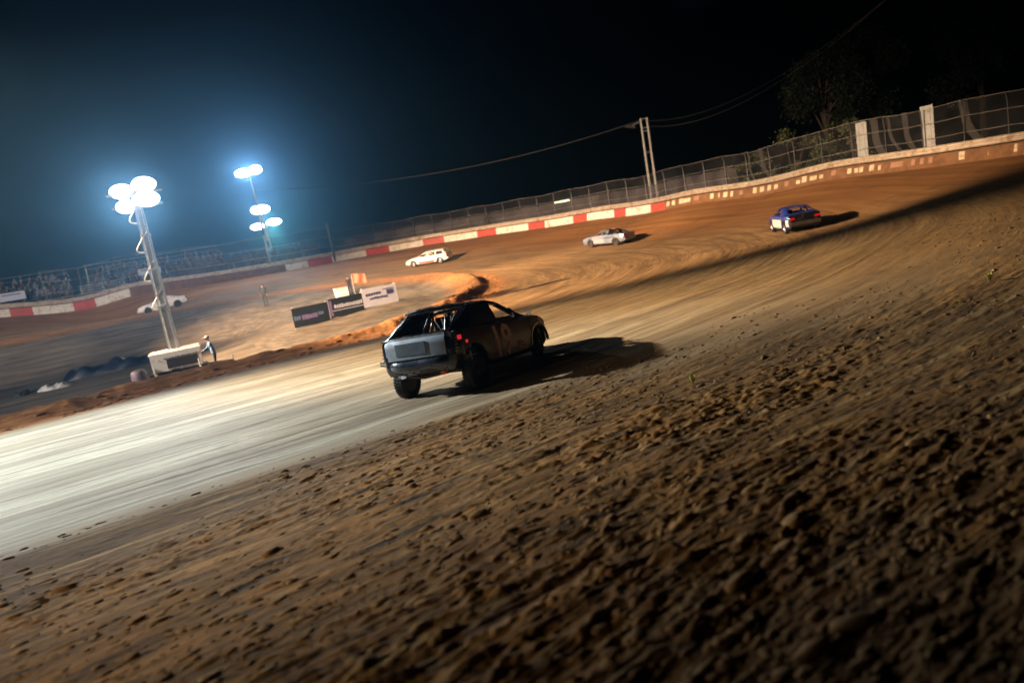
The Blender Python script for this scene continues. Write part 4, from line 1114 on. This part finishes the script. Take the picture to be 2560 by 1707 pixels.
# ------------------------------------------------------------------ people
def person(x, y, face, label, shirt, trouser, hair, h=1.76, pose='stand', vest=None):
    root = empty('person', (x, y, gz(x, y)-.015), R(face), label, 'person')
    J = {}; bend = .16 if pose == 'lean' else .0
    E = []; V = []; Rd = []
    def add(p, r, prev=None):
        V.append(p); Rd.append(r); i = len(V)-1
        if prev is not None: E.append((prev, i))
        return i
    fb = lambda z: -bend*max(0, z-.95)*1.2                            # facing -Y
    pel = add((0, 0, .95), .135); sp = add((0, fb(1.15), 1.15), .14, pel); che = add((0, fb(1.35), 1.35), .155, sp); nk = add((0, fb(1.5)-.01, 1.50), .06, che)
    hd0 = add((0, fb(1.56)-.02, 1.56), .075, nk); hd = add((0, fb(1.65)-.03, 1.66), .098, hd0); add((0, fb(1.74)-.02, 1.735), .07, hd)
    for s_ in (-1, 1):
        hp = add((s_*.10, 0, .90), .095, pel); kn = add((s_*.115, -.03-.02*s_, .50), .062, hp); an = add((s_*.12, .02-.03*s_, .09), .042, kn); add((s_*.135, -.15-.03*s_, .035), .036, an)
        sh = add((s_*.19, fb(1.43), 1.43), .065, che)
        if pose == 'lean': el, wr = (s_*.27, -.20, 1.20), (s_*.20, -.42, 1.10)
        elif pose == 'arms': el, wr = (s_*.34, -.10, 1.28), (s_*.36, -.36, 1.36)
        else: el, wr = (s_*.26, .03, 1.16), (s_*.25, -.10, .93)
        e_ = add(el, .045, sh); w_ = add(wr, .030, e_); dirv = (Vector(wr)-Vector(el)).normalized()
        add(tuple(Vector(wr)+dirv*.07), .034, w_)
    me = bpy.data.meshes.new('body'); me.from_pydata(V, E, []); o = bpy.data.objects.new('body', me); COL.objects.link(o)
    sk = o.modifiers.new('skin', 'SKIN'); sk.use_smooth_shade = True
    for i, r_ in enumerate(Rd): me.skin_vertices[0].data[i].radius = (r_*(1.25 if i in (1, 2) else 1), r_*(.8 if i in (1, 2) else 1))
    me.skin_vertices[0].data[0].use_root = True
    su = o.modifiers.new('sub', 'SUBSURF'); su.levels = 2; su.render_levels = 2
    dg = bpy.context.evaluated_depsgraph_get(); dg.update(); m2 = bpy.data.meshes.new_from_object(o.evaluated_get(dg)); bpy.data.objects.remove(o, do_unlink=True)
    bm = bmesh.new(); bm.from_mesh(m2)
    for s_ in (-1, 1):                                              # fingers and thumbs
        wr = [p for p in V if (p[0] > 0) == (s_ > 0)][-1]; el = [p for p in V if (p[0] > 0) == (s_ > 0)][-2]
        d = (Vector(wr)-Vector(el)).normalized(); side = d.cross(Vector((s_, 0, 0)))
        side = side.normalized() if side.length > .1 else Vector((0, 1, 0))
        for k, ln in enumerate((.065, .078, .083, .074)):
            f0 = Vector(wr)+d*.015+side*(k-1.5)*.018; mb = MB().tube([f0, f0+d*ln*.55, f0+d*ln*.9+Vector((-s_*.02, 0, -.005))], [.0095, .0085, .007], 6)
            vs = [bm.verts.new(v) for v in mb.v]
            for f in mb.f: bm.faces.new([vs[i] for i in f])
        f0 = Vector(wr)-d*.02-side*.03; mb = MB().tube([f0, f0-side*.025+d*.03, f0-side*.03+d*.06], [.011, .010, .008], 6); vs = [bm.verts.new(v) for v in mb.v]
        for f in mb.f: bm.faces.new([vs[i] for i in f])
    for v in bm.verts:                                              # face: nose, brow, chin
        if v.co.z > 1.54 and abs(v.co.x) < .12:
            q = v.co-Vector((0, fb(1.65)-.03, 1.66))
            if q.y < -.05 and abs(q.x) < .022 and -.045 < q.z < .015: v.co.y -= .022
            if q.y < -.05 and .012 < abs(q.x) < .05 and .0 < q.z < .03: v.co.y += .010
    bm.to_mesh(m2); bm.free(); m2.materials.clear()
    skin = pmat('skin_tone', (.42, .25, .18), .55, 0, .1, 9); shoe = pmat('boots', (.03, .025, .02), .7, 0, .2, 9)
    b_ = link('body', m2, [skin, shirt, trouser, shoe, hair], root, True)
    for f in m2.polygons:
        c = f.center; az = abs(c.x)
        f.material_index = 3 if c.z < .10 else 2 if c.z < .93 and az < .24 else 0 if (c.z > 1.51 and az < .13) else 1
        hand = min((Vector(c)-Vector(p)).length for p in V if abs(p[0]) > .15 and p[2] > .8 and p[2] < 1.4)
        if any((Vector(c)-Vector(V[i])).length < .10 for i in range(len(V)) if Rd[i] == .034): f.material_index = 0
    mb = MB(); mb.ball((0, fb(1.68)-.012, 1.70), .108, 12, 8, (.98, 1.05, .9)); mb.box((0, fb(1.68)-.15, 1.70), (.16, .12, .018))
    mb.build('cap', hair, root, True)
    for s_ in (-1, 1): MB().ball((s_*.035, fb(1.66)-.118, 1.672), .011, 8, 6).build('eye', M_SEAT, root, True)
    if vest:
        mb = MB(); mb.lathe([(.19, 1.02), (.205, 1.2), (.215, 1.36), (.17, 1.46), (.09, 1.50)], seg=16)
        mb.v = [(x_*1.02, y_*.82+fb(z_), z_) for x_, y_, z_ in mb.v]; mb.build('vest', vest, root, True)
    root.scale = (h/1.76,)*3
    return root
M_LBLUE = pmat('light_blue_shirt', (.11, .20, .40), .8, 0, .15, 6); M_DKTR = pmat('dark_trousers', (.02, .024, .035), .8, 0, .2, 5)
M_DARKSH = pmat('dark_jacket', (.025, .025, .032), .8, 0, .2, 5); M_ORV = pmat('orange_red_vest', (.85, .16, .07), .7, 0, .12, 6)
M_CAPW = pmat('pale_cap', (.34, .34, .42), .7, 0, .1, 6); M_CAPD = pmat('dark_cap', (.03, .03, .04), .7, 0, .1, 6)
person(-14.55, 33.5, -60, 'person in light blue shirt and dark trousers at the light tower', M_LBLUE, M_DKTR, M_CAPW, 1.82, 'lean')
person(-19.9, 58, 10, 'person all in dark clothes standing alone in the infield below the far light poles', M_DARKSH, M_DKTR, M_CAPD, 1.8)
person(-12.5, 57.0, 20, 'person in dark clothes with raised hands beside the white tub in the infield', M_DARKSH, M_DKTR, M_CAPD, 1.6, 'arms')
x, y = -12.1, 56.75
root = empty('flag', (x, y, gz(x, y)), R(15), 'orange-red flag on a short staff held up by the person beside the white tub', 'flag')
MB().tube([(0, 0, 0), (0, 0, 1.7)], .02, 6).build('staff', M_GALV, root)
vs = []; fs = []
for i in range(9):
    for j in range(5): vs.append((.02+i*.135, .07*math.sin(i*1.1+j*.4), 1.74-j*.19-.02*i))
for i in range(8):
    for j in range(4): k = i*5+j; fs.append((k, k+5, k+6, k+1))
b0 = len(vs); vs += [(a, b+.008, c) for a, b, c in vs[:b0]]; fs += [tuple(b0+q for q in reversed(f)) for f in list(fs)]
MB().add(vs, fs).build('cloth', pmat('flag_red', (.85, .14, .07), .7, 0, .1, 5), root, True)

# ------------------------------------------------------------------ trees and bushes
def leafmat(name, c):
    m, nt, b, out = nodes_of(name); tc = nt.nodes.new('ShaderNodeTexCoord').outputs['Object']
    f = noise(nt, 1.1, 3, .6, tc); nt.links.new(mix(nt, ramp(nt, f, .35, .65), tuple(q*.55 for q in c), tuple(q*1.4 for q in c)), b.inputs['Base Color']); b.inputs['Roughness'].default_value = .75
    return m
M_LEAF = leafmat('dark_leaves', (.016, .026, .011)); M_BARK = pmat('bark', (.10, .075, .055), .9, 0, .3, 4, bumpy=.6)
def leaves(blobs, n, size, seed):
    g = np.random.default_rng(seed); B = np.array(blobs, float); wt = B[:, 3]**2; wt /= wt.sum()
    k = g.choice(len(B), n, p=wt); d = g.normal(size=(n, 3)); d /= np.linalg.norm(d, axis=1)[:, None]
    rad = B[k, 3]*(g.random(n)**.45)*(1+.25*g.normal(size=n))
    c = B[k, :3]+d*rad[:, None]*np.array([1, 1, .85])
    a = g.normal(size=(n, 3)); a /= np.linalg.norm(a, axis=1)[:, None]; b = np.cross(a, g.normal(size=(n, 3))); b /= np.linalg.norm(b, axis=1)[:, None]
    s = size*(.6+.9*g.random(n))[:, None]
    V = np.stack([c-a*s, c+b*s*.5, c+a*s, c-b*s*.5], 1).reshape(-1, 3); F = np.arange(4*n).reshape(n, 4)
    return V, F
def plant(name, x, y, hgt, wid, label, cat, seed, n=5000, leaf=.16, trunk=True, group=None, mat=None):
    z0 = gz(x, y); root = empty(name, (x, y, z0), 0, label, cat, group); rr = random.Random(seed); blobs = []
    th = hgt*.34 if trunk else .05
    mb = MB(); 
    if trunk:
        mb.tube([(0, 0, -.3), (.1, 0, th), (rr.uniform(-.3, .3), .1, hgt*.75)], [.28*hgt/10, .2*hgt/10, .06], 8)
    nb = 11 if trunk else 7
    for i in range(nb):
        a = rr.uniform(0, 6.28); q = rr.uniform(0, 1); r_ = wid*.5*(1-.55*q)*rr.uniform(.35, 1)
        c = Vector((math.cos(a)*r_, math.sin(a)*r_, th+(hgt-th)*(.08+.82*q)))
        blobs.append((*c, wid*rr.uniform(.13, .27)*(1-.3*q)))
        if trunk: mb.tube([(.05, 0, th*rr.uniform(.9, 1.6)), tuple(c*.55+Vector((0, 0, c.z*.38))), tuple(c)], [.09*hgt/10, .06*hgt/10, .02], 6)
        else: mb.tube([(0, 0, 0), tuple(c*.6), tuple(c)], [.03, .02, .01], 5)
    mb.build('trunk' if trunk else 'stem', M_BARK, root, True)
    V, F = leaves(blobs, n, leaf, seed)
    me = bpy.data.meshes.new('crown'); me.from_pydata(V.tolist(), [], F.tolist()); link('crown', me, mat or M_LEAF, root)
    return root
G = 'dark trees behind the turn fence'
plant('tree', 56.0, 113, 20, 14.0, 'rounded dark tree left of the two dim tree crowns behind the turn fence', 'tree', 3, 12000, .27, True, G)
plant('tree', 64.0, 117, 25, 14.5, 'taller peaked dark tree, right of the two dim crowns behind the turn fence', 'tree', 4, 12000, .27, True, G)
plant('tree', 78, 108, 21, 16, 'dark tree behind the right white sheet panel, almost lost in the night', 'tree', 6, 10000, .28, True, G)
M_BUSH = leafmat('bush_leaves', (.045, .055, .018))
for k, (a, h_, w_, lab) in enumerate(((168.5, 2.4, 3.2, 'lowest green bush behind the fence, left end of the row'), (171.6, 3.0, 3.6, 'green bush behind the fence, second from the left of the row'), (174.8, 3.6, 3.8, 'tall green bush in the middle of the row behind the fence'), (178.0, 3.4, 3.6, 'green bush behind the fence, fourth of the row, left of the white panels'), (181.0, 3.0, 3.0, 'green bush just left of the left white sheet panel'))):
    p, t, n = wall_at(a); q = p-n*2.4; plant('bush', q.x, q.y, h_+1.0, w_, lab, 'bush', 20+k, 2600, .12, False, 'bushes behind the turn fence', M_BUSH)
M_WEED = leafmat('yellow_weed_leaves', (.28, .24, .04))
for x, y, h_, lab in ((2.15, 8.35, .13, 'tiny yellow-green weed growing in the foreground dirt'), (7.6, 10.6, .15, 'tiny yellow-green weed in the dim dirt near the right edge')):
    z0 = float(terrain(np.array([x]), np.array([y]))[0][0]); root = empty('weed', (x, y, z0), 0, lab, 'weed', 'weeds in the foreground dirt'); rr = random.Random(int(x*10)); mb = MB(); vs = []; fs = []
    for i in range(22):
        a = rr.uniform(0, 6.28); r_ = rr.uniform(.03, .10); b0 = len(vs); hh = h_*rr.uniform(.4, 1); c, s_ = math.cos(a), math.sin(a)
        vs += [(0, 0, -.02), (c*r_*.5-s_*.016, s_*r_*.5+c*.016, hh), (c*r_, s_*r_, hh*.8), (c*r_*.5+s_*.016, s_*r_*.5-c*.016, hh)]; fs.append((b0, b0+1, b0+2, b0+3))
    mb.add(vs, fs).build('leaves', M_WEED, root)
    MB().tube([(0, 0, -.03), (.01, 0, h_*.8)], [.008, .004], 5).build('stem', M_WEED, root)

# ------------------------------------------------------------------ loose clods
def clods(n, name, sampler, smin, smax, seed):
    g = np.random.default_rng(seed)
    ico = bmesh.new(); bmesh.ops.create_icosphere(ico, subdivisions=2, radius=1); ico.verts.ensure_lookup_table()
    base = np.array([v.co[:] for v in ico.verts]); tri = np.array([[v.index for v in f.verts] for f in ico.faces]); ico.free()
    xy = sampler(g, n); n = len(xy); z = terrain(xy[:, 0], xy[:, 1])[0]
    u, v = flow(xy[:, 0], xy[:, 1])
    s = smin*(smax/smin)**(g.random(n)**2.2)
    nz = base[None]*(1+.28*g.normal(size=(n, len(base), 1))*.6)
    st = np.stack([s*(1.6+1.6*g.random(n)), s*(.7+.4*g.random(n)), s*(.45+.3*g.random(n))], 1)
    P = nz*st[:, None, :]
    ca, sa = D[0], D[1]; th = np.arctan2(sa, ca)+.25*g.normal(size=n)
    X = P[..., 0]*np.cos(th)[:, None]-P[..., 1]*np.sin(th)[:, None]; Y = P[..., 0]*np.sin(th)[:, None]+P[..., 1]*np.cos(th)[:, None]
    V = np.stack([X+xy[:, :1], Y+xy[:, 1:2], P[..., 2]+(z+st[:, 2]*.25)[:, None]], -1).reshape(-1, 3)
    F = (tri[None]+(np.arange(n)*len(base))[:, None, None]).reshape(-1, 3)
    me = bpy.data.meshes.new(name); me.vertices.add(len(V)); me.vertices.foreach_set('co', V.ravel().astype(np.float32))
    me.loops.add(F.size); me.loops.foreach_set('vertex_index', F.ravel().astype(np.int32)); me.polygons.add(len(F)); me.polygons.foreach_set('loop_start', np.arange(0, F.size, 3, dtype=np.int32)); me.update(); me.validate()
    m_ = pmat('clay_soil', (.30, .12, .035), .9, 0, .5, 3, (.48, .26, .10), .3, bumpy=.5) if 'berm' in name else pmat(name+'_soil', (.19, .10, .038), .9, 0, .5, 3, (.34, .22, .10), .3, bumpy=.5)
    o = link(name, me, m_, None, True); tag(o, kind='stuff')
def samp_apron(g, n):
    r = 2.2+26*g.random(n*3)**1.5; a = np.radians(-48+100*g.random(n*3)); x, y = r*np.sin(a), r*np.cos(a)
    z, sd, e1, u, v = terrain(x, y, False); k = (e1 < .15) & (vnoise(u*.5, v*.9, 91)+.35*g.random(len(x)) > .62); return np.stack([x, y], 1)[k][:n]
def samp_berm(g, n):
    i = g.integers(8, len(LOOPS)-30, n*2); p = LOOPS[i, :2]+g.normal(size=(n*2, 2))*np.array([.6, .6]); sd = terrain(p[:, 0], p[:, 1], False)[1]
    return p[(sd < .5) & (sd > -3)][:n]
clods(6000, 'loose_dirt', samp_apron, .005, .024, 5)
clods(800, 'berm_clods', samp_berm, .015, .08, 6)
clods(110, 'scattered_clods', samp_apron, .022, .05, 9)
# ------------------------------------------------------------------ haze and lamps
def build_haze(density=.0013):
    mb = MB().box((0, 20, 22), (900, 900, 56))
    m = bpy.data.materials.new('haze'); m.use_nodes = True; nt = m.node_tree; nt.nodes.clear()
    out = nt.nodes.new('ShaderNodeOutputMaterial'); v = nt.nodes.new('ShaderNodeVolumePrincipled')
    v.inputs['Color'].default_value = (.24, .58, 1.0, 1); v.inputs['Density'].default_value = density
    v.inputs['Anisotropy'].default_value = .87; v.inputs['Density Attribute'].default_value = ''
    nt.links.new(v.outputs[0], out.inputs['Volume'])
    o = mb.build('haze', m); tag(o, kind='stuff')
    return o
build_haze()

def spot(name, loc, target, power, col, angle, blend, radius=.25):
    l = bpy.data.lights.new(name, 'SPOT'); l.energy = power; l.color = col; l.spot_size = R(angle); l.spot_blend = blend
    l.shadow_soft_size = radius
    o = bpy.data.objects.new(name, l); COL.objects.link(o); o.location = loc
    o.rotation_euler = (Vector(target)-Vector(loc)).to_track_quat('-Z', 'Y').to_euler()
    return o
KP = (-34, 25, 15)
spot('floodlight_near_straight', KP, (-8.5, 14.7, 0), 132000, (.95, 1, .94), 31, 1.0, .3)
spot('fill_turn_entry', (-34, 24, 15.5), (2.4, 19.2, 0), 210000, (1, .79, .50), 25, .9, .3)  # added fill, brightens the middle of the track
spot('floodlight_turn', (-34, 26, 16), (-3, 40, 0), 330000, (1, .66, .36), 43, .5, .3)
spot('floodlight_back_stretch', (-34, 27, 16), (-3, 68, 0), 460000, (1, .66, .38), 50, 1.0, .3)
spot('floodlight_far_straight', (-30, 14, 15), (-38, 71, 1.5), 100000, (1, .84, .70), 44, 1.0, .3)
spot('floodlight_infield', (-46, 0, 13), (-18, 31, -1), 85000, (1, .88, .76), 50, 1.0, .3)
spot('floodlight_stand', (-15, -2, 5.0), (-1.5, 5.4, .3), 6600, (1, .82, .50), 29, 1.0, .3)
for c in LAMPS: spot('tower_lamp', c, (-9, 8, 0), 1800, (.95, .97, .96), 48, 1.0, .3)
spot('pole_lamp', (-28.2, 86.5, 15.0), (-20, 60, 0), 11000, (.80, .88, 1), 150, 1.0, .3)
spot('pole_lamp', (-30.2, 93.5, 11.0), (-20, 60, 0), 5000, (.80, .82, 1), 150, 1.0, .3)
spot('pole_lamp', (-33.6, 108.5, 10.0), (-22, 72, 0), 3500, (.45, 1, .62), 150, 1.0, .3)
spot('pole_lamp', (-33.3, 108.5, 10.0), (-23.5, 75, .4), 18000, (.62, 1, .70), 17, .8, .3)
